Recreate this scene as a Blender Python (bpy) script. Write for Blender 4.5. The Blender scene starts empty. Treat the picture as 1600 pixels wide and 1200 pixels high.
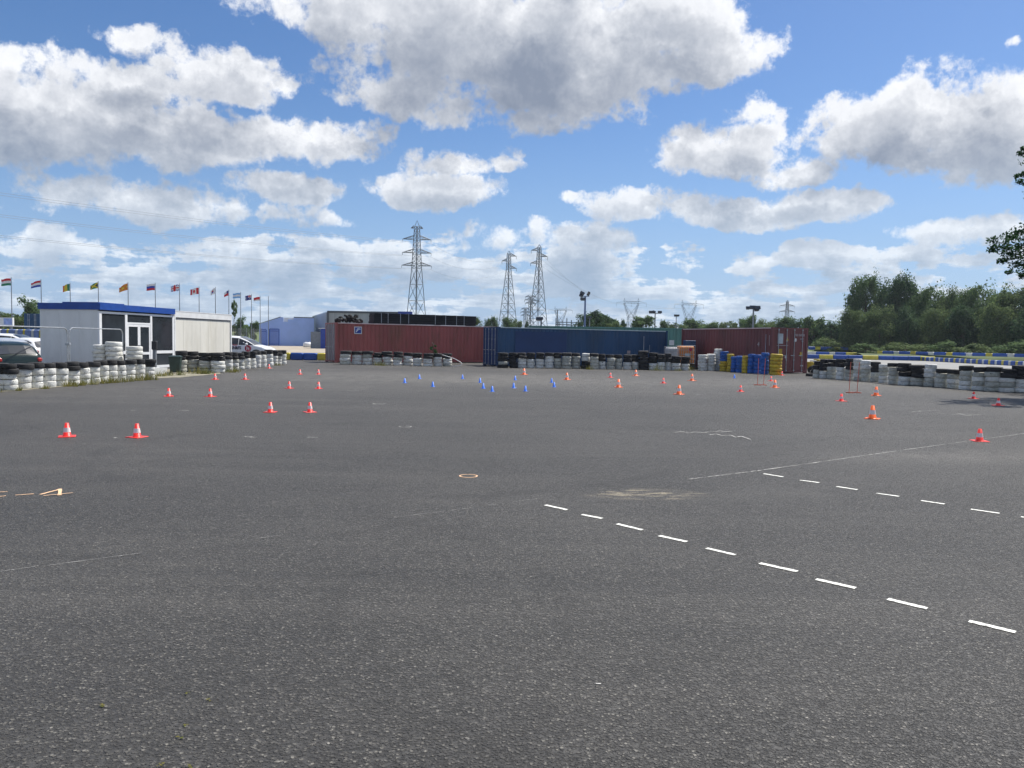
import bpy, math, random
from mathutils import Vector, Matrix, noise
R = math.radians
random.seed(7)
sc = bpy.context.scene
COL = sc.collection

# ------------------------------------------------------------------ camera
F = 1202.0                                   # focal length in pixels of a 1600 px wide frame
PITCH, ROLL, EYE = R(-3.17), R(0.93), 1.6
camd = bpy.data.cameras.new('camera')
cam = bpy.data.objects.new('camera', camd); COL.objects.link(cam)
camd.sensor_width = 36.0; camd.lens = 36.0 * F / 1600.0
camd.clip_start = 0.05; camd.clip_end = 20000
ROT = Matrix.Rotation(R(90) + PITCH, 3, 'X') @ Matrix.Rotation(ROLL, 3, 'Z')
cam.matrix_world = Matrix.Translation((0, 0, EYE)) @ ROT.to_4x4()
sc.camera = cam

def ray(px, py):
    return ROT @ Vector(((px - 800) / F, -(py - 600) / F, -1.0))
def G(px, py, z=0.0):                        # point of the level z seen at a place in the photo
    d = ray(px, py); t = (z - EYE) / d.z
    return Vector((0, 0, EYE)) + d * t
def at(px, py, D):                           # point at the distance D seen at a place in the photo
    d = ray(px, py); return Vector((0, 0, EYE)) + d * (D / d.y)
def hor(px):
    lo, hi = 450.0, 620.0
    for _ in range(30):
        m = (lo + hi) / 2
        if ray(px, m).z > 0: lo = m
        else: hi = m
    return lo
def P(px, D):                                # ground point at a distance
    v = at(px, hor(px), D); return Vector((v.x, D, 0))

# ------------------------------------------------------------------ world: sky with cumulus
SUN_EL, SUN_AZ = R(58), R(52)                # azimuth from +Y towards +X
w = bpy.data.worlds.new('World'); sc.world = w; w.use_nodes = True
nt = w.node_tree; nt.nodes.clear()

class N:                                     # tiny node-graph writer
    def __init__(s, tree): s.t = tree
    def new(s, kind, **kw):
        n = s.t.nodes.new(kind)
        for k, v in kw.items(): setattr(n, k, v)
        return n
    def put(s, sock, v):
        if hasattr(v, 'is_output') or isinstance(v, bpy.types.NodeSocket): s.t.links.new(v, sock)
        else: sock.default_value = v
    def m(s, op, a, b=None, c=None, clamp=False):
        n = s.new('ShaderNodeMath', operation=op); n.use_clamp = clamp
        s.put(n.inputs[0], a)
        if b is not None: s.put(n.inputs[1], b)
        if c is not None: s.put(n.inputs[2], c)
        return n.outputs[0]
    def vm(s, op, a, b=None):
        n = s.new('ShaderNodeVectorMath', operation=op)
        s.put(n.inputs[0], a)
        if b is not None: s.put(n.inputs[1], b)
        return n.outputs[0]
    def noise(s, vec, scale, detail=4, rough=.5, dist=0.0, color=False):
        n = s.new('ShaderNodeTexNoise'); s.put(n.inputs['Vector'], vec)
        n.inputs['Scale'].default_value = scale; n.inputs['Detail'].default_value = detail
        n.inputs['Roughness'].default_value = rough; n.inputs['Distortion'].default_value = dist
        return n.outputs['Color' if color else 'Fac']
    def ss(s, v, a, b, lo=0.0, hi=1.0):
        n = s.new('ShaderNodeMapRange', interpolation_type='SMOOTHSTEP')
        s.put(n.inputs[0], v); n.inputs[1].default_value = a; n.inputs[2].default_value = b
        n.inputs[3].default_value = lo; n.inputs[4].default_value = hi
        return n.outputs[0]
    def mix(s, f, a, b, mode='MIX'):
        n = s.new('ShaderNodeMix', data_type='RGBA', blend_type=mode)
        s.put(n.inputs['Factor'], f); s.put(n.inputs['A'], a); s.put(n.inputs['B'], b)
        return n.outputs['Result']

# the cumulus of the photo: x, y, half width, half height (photo pixels), weight
BLOBS = [(600,10,230,75,1.05),(800,60,330,110,1.15),(900,120,200,85,1.1),(1010,70,190,85,1.0),(850,195,70,26,.7),(640,140,120,55,.8),
 (1090,90,110,55,.6),(70,180,260,80,1.1),(250,215,200,50,.9),(470,225,130,38,.9),(350,115,110,48,.8),(130,120,160,40,.8),
 (565,208,50,20,.55),(240,60,70,25,.35),(225,312,175,38,.85),(445,298,90,28,.85),(685,298,110,34,.9),(700,252,60,20,.5),(782,244,34,15,.45),
 (1120,238,130,42,.9),(1460,190,210,85,1.1),(1560,225,150,70,1.0),(1230,270,60,24,.6),(1180,180,55,20,.35),
 (1030,320,110,32,.85),(1200,330,180,30,.9),(1330,318,60,24,.75),(900,312,16,9,.4),(70,375,100,26,.75),(480,345,70,20,.5),(330,390,75,20,.5),
 (770,375,60,28,.6),(870,365,50,26,.6),(960,372,60,22,.55),(560,395,90,20,.45),(1500,360,150,22,.6),(1590,60,20,10,.35)]
gt = bpy.data.node_groups.new('cloud_density', 'ShaderNodeTree')
gt.interface.new_socket('Dir', in_out='INPUT', socket_type='NodeSocketVector')
gt.interface.new_socket('Density', in_out='OUTPUT', socket_type='NodeSocketFloat')
g = N(gt); gi = g.new('NodeGroupInput'); go = g.new('NodeGroupOutput')
D0 = gi.outputs[0]
wn = g.vm('SUBTRACT', g.noise(D0, 9.0, 5, .62, color=True), (.5, .5, .5))
Dw = g.vm('ADD', D0, g.vm('MULTIPLY', wn, (.085, .085, .06)))
sp = g.new('ShaderNodeSeparateXYZ'); g.put(sp.inputs[0], Dw)
az = g.m('ARCTAN2', sp.outputs[0], sp.outputs[1]); el = g.m('ARCSINE', g.m('MINIMUM', sp.outputs[2], 1.0))
field = None
for (cx, cy, rx, ry, wt) in BLOBS:
    d = ray(cx, cy).normalized(); ca, ce = math.atan2(d.x, d.y), math.asin(d.z)
    d2 = ray(cx + rx, cy).normalized(); ra = math.atan2(d2.x, d2.y) - ca
    d3 = ray(cx, cy - ry).normalized(); re_ = math.asin(d3.z) - ce
    u = g.m('MULTIPLY', g.m('SUBTRACT', az, ca), 1 / ra); v = g.m('MULTIPLY', g.m('SUBTRACT', el, ce), 1 / re_)
    r2 = g.m('ADD', g.m('MULTIPLY', u, u), g.m('MULTIPLY', v, v))
    b = g.m('MULTIPLY', g.m('SUBTRACT', 1.0, r2), wt)
    field = b if field is None else g.m('SMOOTH_MAX', field, b, .25)
field = g.m('MAXIMUM', field, -.9)
s0 = g.new('ShaderNodeSeparateXYZ'); g.put(s0.inputs[0], D0)
# low band of far clouds, seen edge on, and the open sky beyond the picture
zc = g.m('MAXIMUM', s0.outputs[2], .012)
lowv = g.new('ShaderNodeCombineXYZ')
g.put(lowv.inputs[0], g.m('MULTIPLY', g.m('ARCTAN2', s0.outputs[0], s0.outputs[1]), 1.0))
g.put(lowv.inputs[1], g.m('MULTIPLY', g.m('LOGARITHM', g.m('ADD', zc, .03), 2.718), -.42)); lowv.inputs[2].default_value = 3.3
low = g.noise(lowv.outputs[0], 10.5, 8, .60)
lowd = g.m('MULTIPLY', g.m('SUBTRACT', low, .425), 6.0)
lowd = g.m('ADD', lowd, g.ss(s0.outputs[2], .095, .18, 0.0, -2.4))
pl = g.vm('DIVIDE', D0, None)
cz = g.new('ShaderNodeCombineXYZ'); zz = g.m('ADD', g.m('MAXIMUM', s0.outputs[2], 0.0), .22)
g.put(cz.inputs[0], zz); g.put(cz.inputs[1], zz); g.put(cz.inputs[2], zz)
gt.links.new(cz.outputs[0], pl.node.inputs[1])
far = g.m('MULTIPLY', g.m('SUBTRACT', g.noise(pl, 1.25, 6, .55), .50), 5.5)
absaz = g.m('ABSOLUTE', g.m('ARCTAN2', s0.outputs[0], s0.outputs[1]))
outm = g.m('MAXIMUM', g.ss(absaz, R(34), R(46)), g.ss(s0.outputs[2], .44, .56))
far = g.m('ADD', far, g.m('MULTIPLY', g.m('SUBTRACT', outm, 1.0), 3.0))
f2 = g.m('SMOOTH_MAX', field, lowd, .2)
f2 = g.m('SMOOTH_MAX', f2, far, .2)
fine = g.m('SUBTRACT', g.noise(D0, 15.0, 9, .60), .5)
fine2 = g.m('SUBTRACT', g.noise(D0, 44.0, 7, .68), .5)
dens = g.m('ADD', f2, g.m('ADD', g.m('MULTIPLY', fine, 3.0), g.m('MULTIPLY', fine2, 1.5)))
g.put(go.inputs[0], dens)

W = N(nt)
tc = W.new('ShaderNodeTexCoord').outputs['Generated']
def dens_at(vec):
    n = W.new('ShaderNodeGroup'); n.node_tree = gt; W.put(n.inputs[0], vec); return n.outputs[0]
dA = dens_at(tc)
sq = W.new('ShaderNodeSeparateXYZ'); W.put(sq.inputs[0], tc)
osc = W.m('ADD', W.m('MULTIPLY', W.m('MAXIMUM', sq.outputs[2], 0.0), 3.4), .18, clamp=True); oc = W.new('ShaderNodeCombineXYZ'); [W.put(oc.inputs[k], osc) for k in range(3)]
dB = dens_at(W.vm('ADD', tc, W.vm('MULTIPLY', oc.outputs[0], (.008, -.004, .024))))
dC = dens_at(W.vm('ADD', tc, W.vm('MULTIPLY', oc.outputs[0], (.018, -.010, .062))))
sz = W.new('ShaderNodeSeparateXYZ'); W.put(sz.inputs[0], tc)
alpha = W.ss(dA, -.10, .46)
thick = W.m('ADD', W.m('ADD', W.m('MULTIPLY', W.m('MAXIMUM', dB, 0.0), .50), W.m('MULTIPLY', W.m('MAXIMUM', dC, 0.0), .62)), W.m('MULTIPLY', W.m('MAXIMUM', dA, 0.0), .16))
lit = W.m('POWER', 2.718, W.m('MULTIPLY', thick, -1.60))
puff = W.noise(W.vm('ADD', tc, W.vm('MULTIPLY', W.noise(tc, 12, 4, .6, color=True), (.06, .06, .06))), 13, 9, .62)
lit = W.m('ADD', lit, W.m('MULTIPLY', W.m('SUBTRACT', puff, .5), .80), clamp=True)
hz = W.ss(sz.outputs[2], .03, .26)             # far clouds sink into the blue air
ccol = W.mix(lit, W.mix(hz, (.25, .335, .455, 1), (.185, .22, .29, 1)), W.mix(hz, (.60, .66, .73, 1), (.74, .75, .775, 1)))
sky = W.new('ShaderNodeTexSky', sky_type='NISHITA'); sky.sun_disc = False
sky.sun_elevation = SUN_EL; sky.sun_rotation = SUN_AZ
sky.air_density = 1.0; sky.dust_density = 0.6; sky.ozone_density = 2.0
bs = W.new('ShaderNodeBackground'); hs = W.new('ShaderNodeHueSaturation'); hs.inputs['Saturation'].default_value = 1.2; W.put(hs.inputs['Color'], sky.outputs[0])
skc = W.mix(1.0, hs.outputs[0], (.90, .95, 1.08, 1), 'MULTIPLY')
skc = W.mix(W.ss(sz.outputs[2], -.05, .30, .80, 0.0), skc, (2.9, 4.5, 7.4, 1))     # bright blue air near the horizon
W.put(bs.inputs[0], skc); bs.inputs[1].default_value = .078
bc = W.new('ShaderNodeBackground'); W.put(bc.inputs[0], ccol); bc.inputs[1].default_value = 1.0
mx = W.new('ShaderNodeMixShader'); W.put(mx.inputs[0], W.m('MULTIPLY', alpha, W.ss(sz.outputs[2], -.02, .0)))
W.put(mx.inputs[1], bs.outputs[0]); W.put(mx.inputs[2], bc.outputs[0])
wo = W.new('ShaderNodeOutputWorld'); W.put(wo.inputs[0], mx.outputs[0])
w.cycles.sampling_method = 'MANUAL'; w.cycles.sample_map_resolution = 512

sund = bpy.data.lights.new('sun', 'SUN'); sund.energy = 4.6; sund.angle = R(.53); sund.color = (1, .955, .88)
sun = bpy.data.objects.new('sun', sund); COL.objects.link(sun)
sdir = Vector((math.sin(SUN_AZ) * math.cos(SUN_EL), math.cos(SUN_AZ) * math.cos(SUN_EL), math.sin(SUN_EL)))
sun.rotation_euler = sdir.to_track_quat('Z', 'Y').to_euler(); sun.location = (0, 0, 60)
vs = sc.view_settings; vs.view_transform = 'Standard'; vs.look = 'None'; vs.gamma = 1; vs.use_curve_mapping = False; vs.exposure = 0.5
sc.cycles.max_bounces = 5; sc.cycles.transparent_max_bounces = 6

# ------------------------------------------------------------------ materials
def mat(name, col, rough=.6, metal=0.0, var=.12, scale=3.0, dirt=None, dirt_amt=.35, dirt_scale=1.3, bump=0.0, bscale=40.0,
        rand=0.0, spec=None, stretch=(1, 1, 1), chips=0.0):
    m = bpy.data.materials.new(name); m.use_nodes = True; t = m.node_tree; t.nodes.clear(); n = N(t)
    o = n.new('ShaderNodeOutputMaterial'); b = n.new('ShaderNodeBsdfPrincipled'); n.put(o.inputs[0], b.outputs[0])
    tcn = n.new('ShaderNodeTexCoord'); oi = n.new('ShaderNodeObjectInfo')
    v = n.vm('MULTIPLY', tcn.outputs['Object'], stretch)
    off = n.new('ShaderNodeCombineXYZ'); n.put(off.inputs[0], n.m('MULTIPLY', oi.outputs['Random'], 37.0)); n.put(off.inputs[1], n.m('MULTIPLY', oi.outputs['Random'], 91.0))
    v = n.vm('ADD', v, off.outputs[0])
    f = n.noise(v, scale, 6, .6)
    c4 = (*col, 1)
    dk = tuple(c * (1 - var * 1.6) for c in col) + (1,); lt = tuple(min(1, c * (1 + var)) for c in col) + (1,)
    c = n.mix(n.ss(f, .3, .7), dk, lt)
    if dirt:
        c = n.mix(n.m('MULTIPLY', n.ss(n.noise(n.vm('ADD', v, (5, 9, 2)), dirt_scale, 8, .68), .47, .68), dirt_amt), c, (*dirt, 1))
    if chips:
        c = n.mix(n.ss(n.noise(n.vm('ADD', v, (3, 1, 7)), 2.4, 5, .6), .74 - chips, .76 - chips), c, (.03, .03, .03, 1))
    if rand:
        hv = n.new('ShaderNodeHueSaturation'); n.put(hv.inputs['Value'], n.m('ADD', n.m('MULTIPLY', oi.outputs['Random'], rand), 1 - rand * .6)); n.put(hv.inputs['Color'], c); c = hv.outputs[0]
    n.put(b.inputs['Base Color'], c); b.inputs['Roughness'].default_value = rough; b.inputs['Metallic'].default_value = metal
    if spec is not None: b.inputs['Specular IOR Level'].default_value = spec
    if bump:
        bp = n.new('ShaderNodeBump'); bp.inputs['Strength'].default_value = bump; bp.inputs['Distance'].default_value = .02
        n.put(bp.inputs['Height'], n.noise(v, bscale, 4, .6)); n.put(b.inputs['Normal'], bp.outputs[0])
    return m
M = {}
HAZE = .00016
M['tyre_black'] = mat('black_rubber', (.018, .018, .020), .75, var=.3, scale=6, dirt=(.09, .085, .08), dirt_amt=.25, rand=.5, bump=.5, bscale=25)
M['tyre_white'] = mat('white_painted_rubber', (.70, .70, .66), .6, var=.08, scale=3, dirt=(.30, .28, .24), dirt_amt=.55, dirt_scale=1.6, rand=.22, bump=.5, bscale=9, chips=.09)
M['tyre_grey'] = mat('old_white_painted_rubber', (.50, .50, .44), .65, var=.14, scale=3, dirt=(.22, .21, .17), dirt_amt=.65, dirt_scale=2.2, rand=.35, bump=.5, bscale=9, chips=.09)
M['tyre_yellow'] = mat('yellow_painted_rubber', (.62, .44, .03), .55, var=.15, scale=3, dirt=(.20, .15, .05), dirt_amt=.6, dirt_scale=1.8, rand=.2, bump=.5, bscale=9)
M['tyre_blue'] = mat('blue_painted_rubber', (.012, .115, .46), .5, var=.15, scale=3, dirt=(.03, .07, .16), dirt_amt=.6, dirt_scale=1.8, rand=.3, bump=.5, bscale=9)
M['cont_red'] = mat('maroon_container_paint', (.34, .088, .080), .55, var=.10, scale=.7, dirt=(.17, .075, .045), dirt_amt=.7, dirt_scale=.9, stretch=(1, 1, .3))
M['cont_red2'] = mat('brown_container_paint', (.20, .060, .060), .55, var=.12, scale=.7, dirt=(.10, .05, .045), dirt_amt=.5, dirt_scale=.9, stretch=(1, 1, .3))
M['cont_blue'] = mat('navy_container_paint', (.012, .062, .150), .5, var=.12, scale=.6, dirt=(.03, .05, .075), dirt_amt=.4, dirt_scale=.8, stretch=(1, 1, .3))
M['cont_blue_patch'] = mat('fresh_navy_paint', (.008, .040, .140), .5, var=.1, scale=.6)
M['cont_green'] = mat('sea_green_container_paint', (.13, .30, .25), .55, var=.12, scale=.7, dirt=(.10, .16, .13), dirt_amt=.4, stretch=(1, 1, .3))
M['rail_red'] = mat('pale bleached_red_paint'.replace(' ', '_'), (.66, .50, .48), .6, var=.1, scale=1)  # both rail colours are paler than the sides, drawing a bright roof edge
M['rail_blue'] = mat('pale_blue_rail_paint', (.50, .60, .62), .6, var=.1, scale=1)
M['door_grey'] = mat('faded_door_paint', (.26, .19, .20), .6, var=.15, scale=.9, dirt=(.07, .05, .05), stretch=(1, 1, .3))
M['steel'] = mat('galvanised_steel', (.42, .44, .46), .45, .5, var=.12, scale=8)
M['pole'] = mat('grey_pole_paint', (.19, .21, .24), .5, .2, var=.1, scale=4)
M['lattice'] = mat('weathered_lattice_steel', (.095, .105, .125), .6, .2, var=.15, scale=.4)
M['wire'] = mat('conductor_wire', (.20, .22, .26), .6, .2, var=.05)
M['red_steel'] = mat('red_painted_rod', (.66, .15, .09), .5, var=.1)
M['rubber_dark'] = mat('dark_plastic', (.022, .024, .028), .55, var=.3, scale=5)
M['board_black'] = mat('black_board', (.006, .0065, .010), .7, var=.4, scale=2, stretch=(.3, 1, 1))
M['strap'] = mat('pale_strap', (.34, .36, .40), .6)
M['white'] = mat('white_paint', (.74, .75, .75), .5, var=.05, dirt=(.45, .44, .42), dirt_amt=.25)
M['upvc'] = mat('white_frame_plastic', (.80, .81, .82), .4, var=.03)
M['cabin_wall'] = mat('white_sheet_wall', (.74, .74, .72), .6, var=.04, scale=1.2, dirt=(.55, .55, .52), dirt_amt=.35, dirt_scale=.7, stretch=(1, 1, .4))
M['cream_wall'] = mat('cream_sheet_wall', (.70, .68, .61), .6, var=.05, scale=1.0, dirt=(.48, .45, .36), dirt_amt=.45, dirt_scale=.9, stretch=(1, 1.2, .22))
M['fascia'] = mat('royal_blue_fascia', (.010, .062, .31), .45, var=.1)
M['glass'] = mat('dark_window_glass', (.035, .040, .048), .07, var=.2, scale=.7, spec=.7)
M['interior'] = mat('room_interior', (.20, .19, .18), .8)
M['periwinkle'] = mat('periwinkle_render', (.35, .48, .84), .75, var=.05, scale=.3, dirt=(.28, .43, .76), dirt_amt=.3, dirt_scale=.4)
M['hall_wall'] = mat('grey_cladding', (.38, .40, .42), .55, .1, var=.08, scale=.3, dirt=(.20, .22, .24), dirt_amt=.3, stretch=(1, 1, .2))
M['hall_dark'] = mat('dark_trim', (.07, .08, .10), .5)
M['sign_blue'] = mat('blue_panel', (.015, .05, .32), .5)
M['block_blue'] = mat('blue_plastic_block', (.008, .075, .36), .45, var=.12, scale=2, dirt=(.03, .06, .22), rand=.2)
M['block_pale'] = mat('pale_blue_plastic_block', (.16, .22, .42), .5, var=.1, scale=2)
M['block_yellow'] = mat('yellow_plastic_block', (.60, .50, .05), .45, var=.12, scale=2, dirt=(.40, .35, .14), rand=.2)
M['block_white'] = mat('white_plastic_block', (.62, .63, .58), .45, var=.08, scale=2, dirt=(.4, .4, .3), rand=.2)
M['cone_red'] = mat('fluorescent_red_plastic', (.90, .035, .025), .4, var=.08, scale=10, rand=.15)
M['cone_orange'] = mat('orange_plastic', (.88, .13, .012), .4, var=.08, scale=10, rand=.15)
M['cone_blue'] = mat('blue_plastic', (.008, .16, .75), .4, var=.08, scale=10, rand=.15)
M['cone_band'] = mat('reflective_band', (.80, .76, .74), .4, var=.05, scale=10)
M['bin_green'] = mat('dark_green_plastic', (.018, .04, .035), .45, var=.2)
M['ibc_orange'] = mat('orange_tank_plastic', (.62, .22, .05), .4, var=.12, scale=3)
M['ibc_white'] = mat('translucent_tank_plastic', (.50, .49, .50), .4, var=.1, scale=3)
M['bark'] = mat('bark', (.085, .065, .048), .9, var=.3, scale=5, bump=.6, bscale=14)
M['paint_line'] = mat('white_line_paint', (.78, .78, .72), .7, var=.08, scale=20, dirt=(.16, .16, .15), dirt_amt=.9, dirt_scale=26)
M['chalk'] = mat('chalk', (.52, .51, .48), .9, var=.2, scale=40, dirt=(.12, .12, .12), dirt_amt=.9, dirt_scale=12)
M['chalk_orange'] = mat('orange_spray_chalk', (.78, .50, .30), .9, var=.1, scale=30, dirt=(.25, .2, .16), dirt_amt=.5, dirt_scale=25)
M['car_white'] = mat('white_car_paint', (.72, .73, .75), .18, var=.02)
M['car_silver'] = mat('silver_car_paint', (.50, .53, .57), .22, .4, var=.03)
M['car_green'] = mat('dark_green_car_paint', (.010, .020, .018), .15, var=.05)
M['lamp_red'] = mat('tail_light_red', (.42, .03, .03), .2)
M['lamp_clear'] = mat('headlamp_glass', (.5, .52, .55), .1)
M['rim'] = mat('alloy_rim', (.45, .46, .48), .3, .7)
M['ink'] = mat('dark_print', (.03, .025, .06), .6)
M['logo_red'] = mat('red_print', (.42, .02, .06), .5)
M['sign_yellow'] = mat('yellow_sticker', (.52, .34, .03), .5)
M['sign_pale'] = mat('pale_sticker', (.46, .52, .55), .5)
M['print_faded'] = mat('faded_print', (.42, .35, .35), .6)

def leafmat(name, a, b, scale=.35):
    m = bpy.data.materials.new(name); m.use_nodes = True; t = m.node_tree; t.nodes.clear(); n = N(t)
    o = n.new('ShaderNodeOutputMaterial'); p = n.new('ShaderNodeBsdfPrincipled'); tr = n.new('ShaderNodeBsdfTranslucent'); ms = n.new('ShaderNodeMixShader')
    ge = n.new('ShaderNodeNewGeometry'); tcn = n.new('ShaderNodeTexCoord')
    c = n.mix(n.ss(n.m('ADD', n.m('MULTIPLY', ge.outputs['Random Per Island'], .5), n.m('MULTIPLY', n.noise(tcn.outputs['Object'], scale, 3), .5)), .2, .8), (*a, 1), (*b, 1))
    n.put(p.inputs['Base Color'], c); p.inputs['Roughness'].default_value = .8; p.inputs['Specular IOR Level'].default_value = .15; n.put(tr.inputs[0], c)
    ms.inputs[0].default_value = .45; n.put(ms.inputs[1], p.outputs[0]); n.put(ms.inputs[2], tr.outputs[0]); n.put(o.inputs[0], ms.outputs[0])
    return m
M['leaf_dark'] = leafmat('dark_foliage', (.040, .078, .042), (.10, .165, .070))
M['leaf_mid'] = leafmat('mid_foliage', (.062, .112, .045), (.15, .22, .085))
M['leaf_olive'] = leafmat('olive_foliage', (.074, .118, .048), (.17, .225, .085))
M['leaf_near'] = leafmat('near_foliage', (.020, .055, .022), (.050, .11, .040), 1.5)
M['weed'] = leafmat('weed_blades', (.10, .13, .03), (.27, .23, .07), 3)

# ------------------------------------------------------------------ mesh helpers
class MB:
    def __init__(s): s.v = []; s.f = []; s.mi = []; s.mats = []
    def _m(s, m):
        if m not in s.mats: s.mats.append(m)
        return s.mats.index(m)
    def poly(s, pts, m):
        k = len(s.v); s.v += [tuple(p) for p in pts]; s.f.append(tuple(range(k, k + len(pts)))); s.mi.append(s._m(m)); return s
    def hexa(s, p, m):                       # 8 points, bottom ring then top ring
        k = len(s.v); s.v += [tuple(q) for q in p]; i = s._m(m)
        for f in ((3,2,1,0),(4,5,6,7),(0,1,5,4),(1,2,6,5),(2,3,7,6),(3,0,4,7)): s.f.append(tuple(k + q for q in f)); s.mi.append(i)
        return s
    def box(s, x0, x1, y0, y1, z0, z1, m, bev=0.0):
        if bev <= 0:
            return s.hexa([(x0,y0,z0),(x1,y0,z0),(x1,y1,z0),(x0,y1,z0),(x0,y0,z1),(x1,y0,z1),(x1,y1,z1),(x0,y1,z1)], m)
        b = min(bev, (x1-x0)*.45, (y1-y0)*.45, (z1-z0)*.45); rings = []
        for z, e in ((z0, b), (z0 + b, 0), (z1 - b, 0), (z1, b)):
            X0, X1, Y0, Y1 = x0 + e, x1 - e, y0 + e, y1 - e
            rings.append([(X0+b,Y0,z),(X1-b,Y0,z),(X1,Y0+b,z),(X1,Y1-b,z),(X1-b,Y1,z),(X0+b,Y1,z),(X0,Y1-b,z),(X0,Y0+b,z)])
        return s.rings(rings, m, True)
    def rings(s, rings, m, cap=False, closed=True):
        k = len(s.v); n = len(rings[0]); i = s._m(m)
        for r in rings: s.v += [tuple(p) for p in r]
        for a in range(len(rings) - 1):
            for b in range(n if closed else n - 1):
                c = (b + 1) % n
                s.f.append((k+a*n+b, k+a*n+c, k+(a+1)*n+c, k+(a+1)*n+b)); s.mi.append(i)
        if cap:
            s.f.append(tuple(k + q for q in reversed(range(n)))); s.mi.append(i)
            s.f.append(tuple(k + (len(rings)-1)*n + q for q in range(n))); s.mi.append(i)
        return s
    def tube(s, a, b, r, m, n=6, r2=None):
        a = Vector(a); b = Vector(b); d = (b - a).normalized(); u = d.cross(Vector((0, 0, 1)))
        if u.length < .01: u = Vector((1, 0, 0))
        u.normalize(); v = d.cross(u); r2 = r if r2 is None else r2
        return s.rings([[p + (u * math.cos(2*math.pi*k/n) + v * math.sin(2*math.pi*k/n)) * q for k in range(n)] for p, q in ((a, r), (b, r2))], m, True)
    def path(s, pts, r, m, n=5):
        for a, b in zip(pts, pts[1:]): s.tube(a, b, r, m, n)
        return s
    def lathe(s, prof, m, n=20, c=(0, 0, 0), closed=False):
        rings = [[(c[0] + r*math.cos(2*math.pi*k/n), c[1] + r*math.sin(2*math.pi*k/n), c[2] + z) for k in range(n)] for r, z in prof]
        if closed: rings.append(rings[0])
        return s.rings(rings, m)
    def mesh(s, name, smooth=False):
        me = bpy.data.meshes.new(name); me.from_pydata(s.v, [], s.f)
        for m in s.mats: me.materials.append(m)
        me.polygons.foreach_set('material_index', s.mi)
        if smooth: me.polygons.foreach_set('use_smooth', [True] * len(s.f))
        me.update(); return me
    def obj(s, name, parent=None, smooth=False, **p):
        return link(name, s.mesh(name, smooth), parent, **p)
def link(name, data, parent=None, loc=None, **p):
    o = bpy.data.objects.new(name, data); COL.objects.link(o)
    if parent: o.parent = parent
    if loc is not None: o.location = loc
    for k, v in p.items():
        if v: o[{'cat': 'category'}.get(k, k)] = v
    return o
def thing(name, label, cat, loc=(0, 0, 0), rz=0.0, group=None):
    o = link(name, None, None, loc, label=label, cat=cat, group=group); o.rotation_euler = (0, 0, rz)
    o.empty_display_size = .2; return o
def tag(o, label, cat, group=None):
    o['label'] = label; o['category'] = cat
    if group: o['group'] = group
    return o
def dup(root, loc, rz=None, label=None, group=None, scale=None):
    r = root.copy(); COL.objects.link(r); r.location = loc
    if rz is not None: r.rotation_euler = (0, 0, rz)
    if label: r['label'] = label
    if group: r['group'] = group
    if scale: r.scale = scale
    for ch in list(root.children):
        c = ch.copy(); COL.objects.link(c); c.parent = r
        for q in list(ch.children):
            d = q.copy(); COL.objects.link(d); d.parent = c
    return r
ORD = ['first','second','third','fourth','fifth','sixth','seventh','eighth','ninth','tenth','eleventh','twelfth','thirteenth','fourteenth','fifteenth',
       'sixteenth','seventeenth','eighteenth','nineteenth','twentieth','twenty-first','twenty-second','twenty-third','twenty-fourth','twenty-fifth','twenty-sixth',
       'twenty-seventh','twenty-eighth','twenty-ninth','thirtieth']
NUM = ['no','one','two','three','four','five','six','seven','eight']
def slab(name, pts, z, m, kind='structure', parent=None):
    mb = MB(); mb.poly([(p[0], p[1], z) for p in pts], m); return mb.obj(name, parent, kind=kind)

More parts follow.
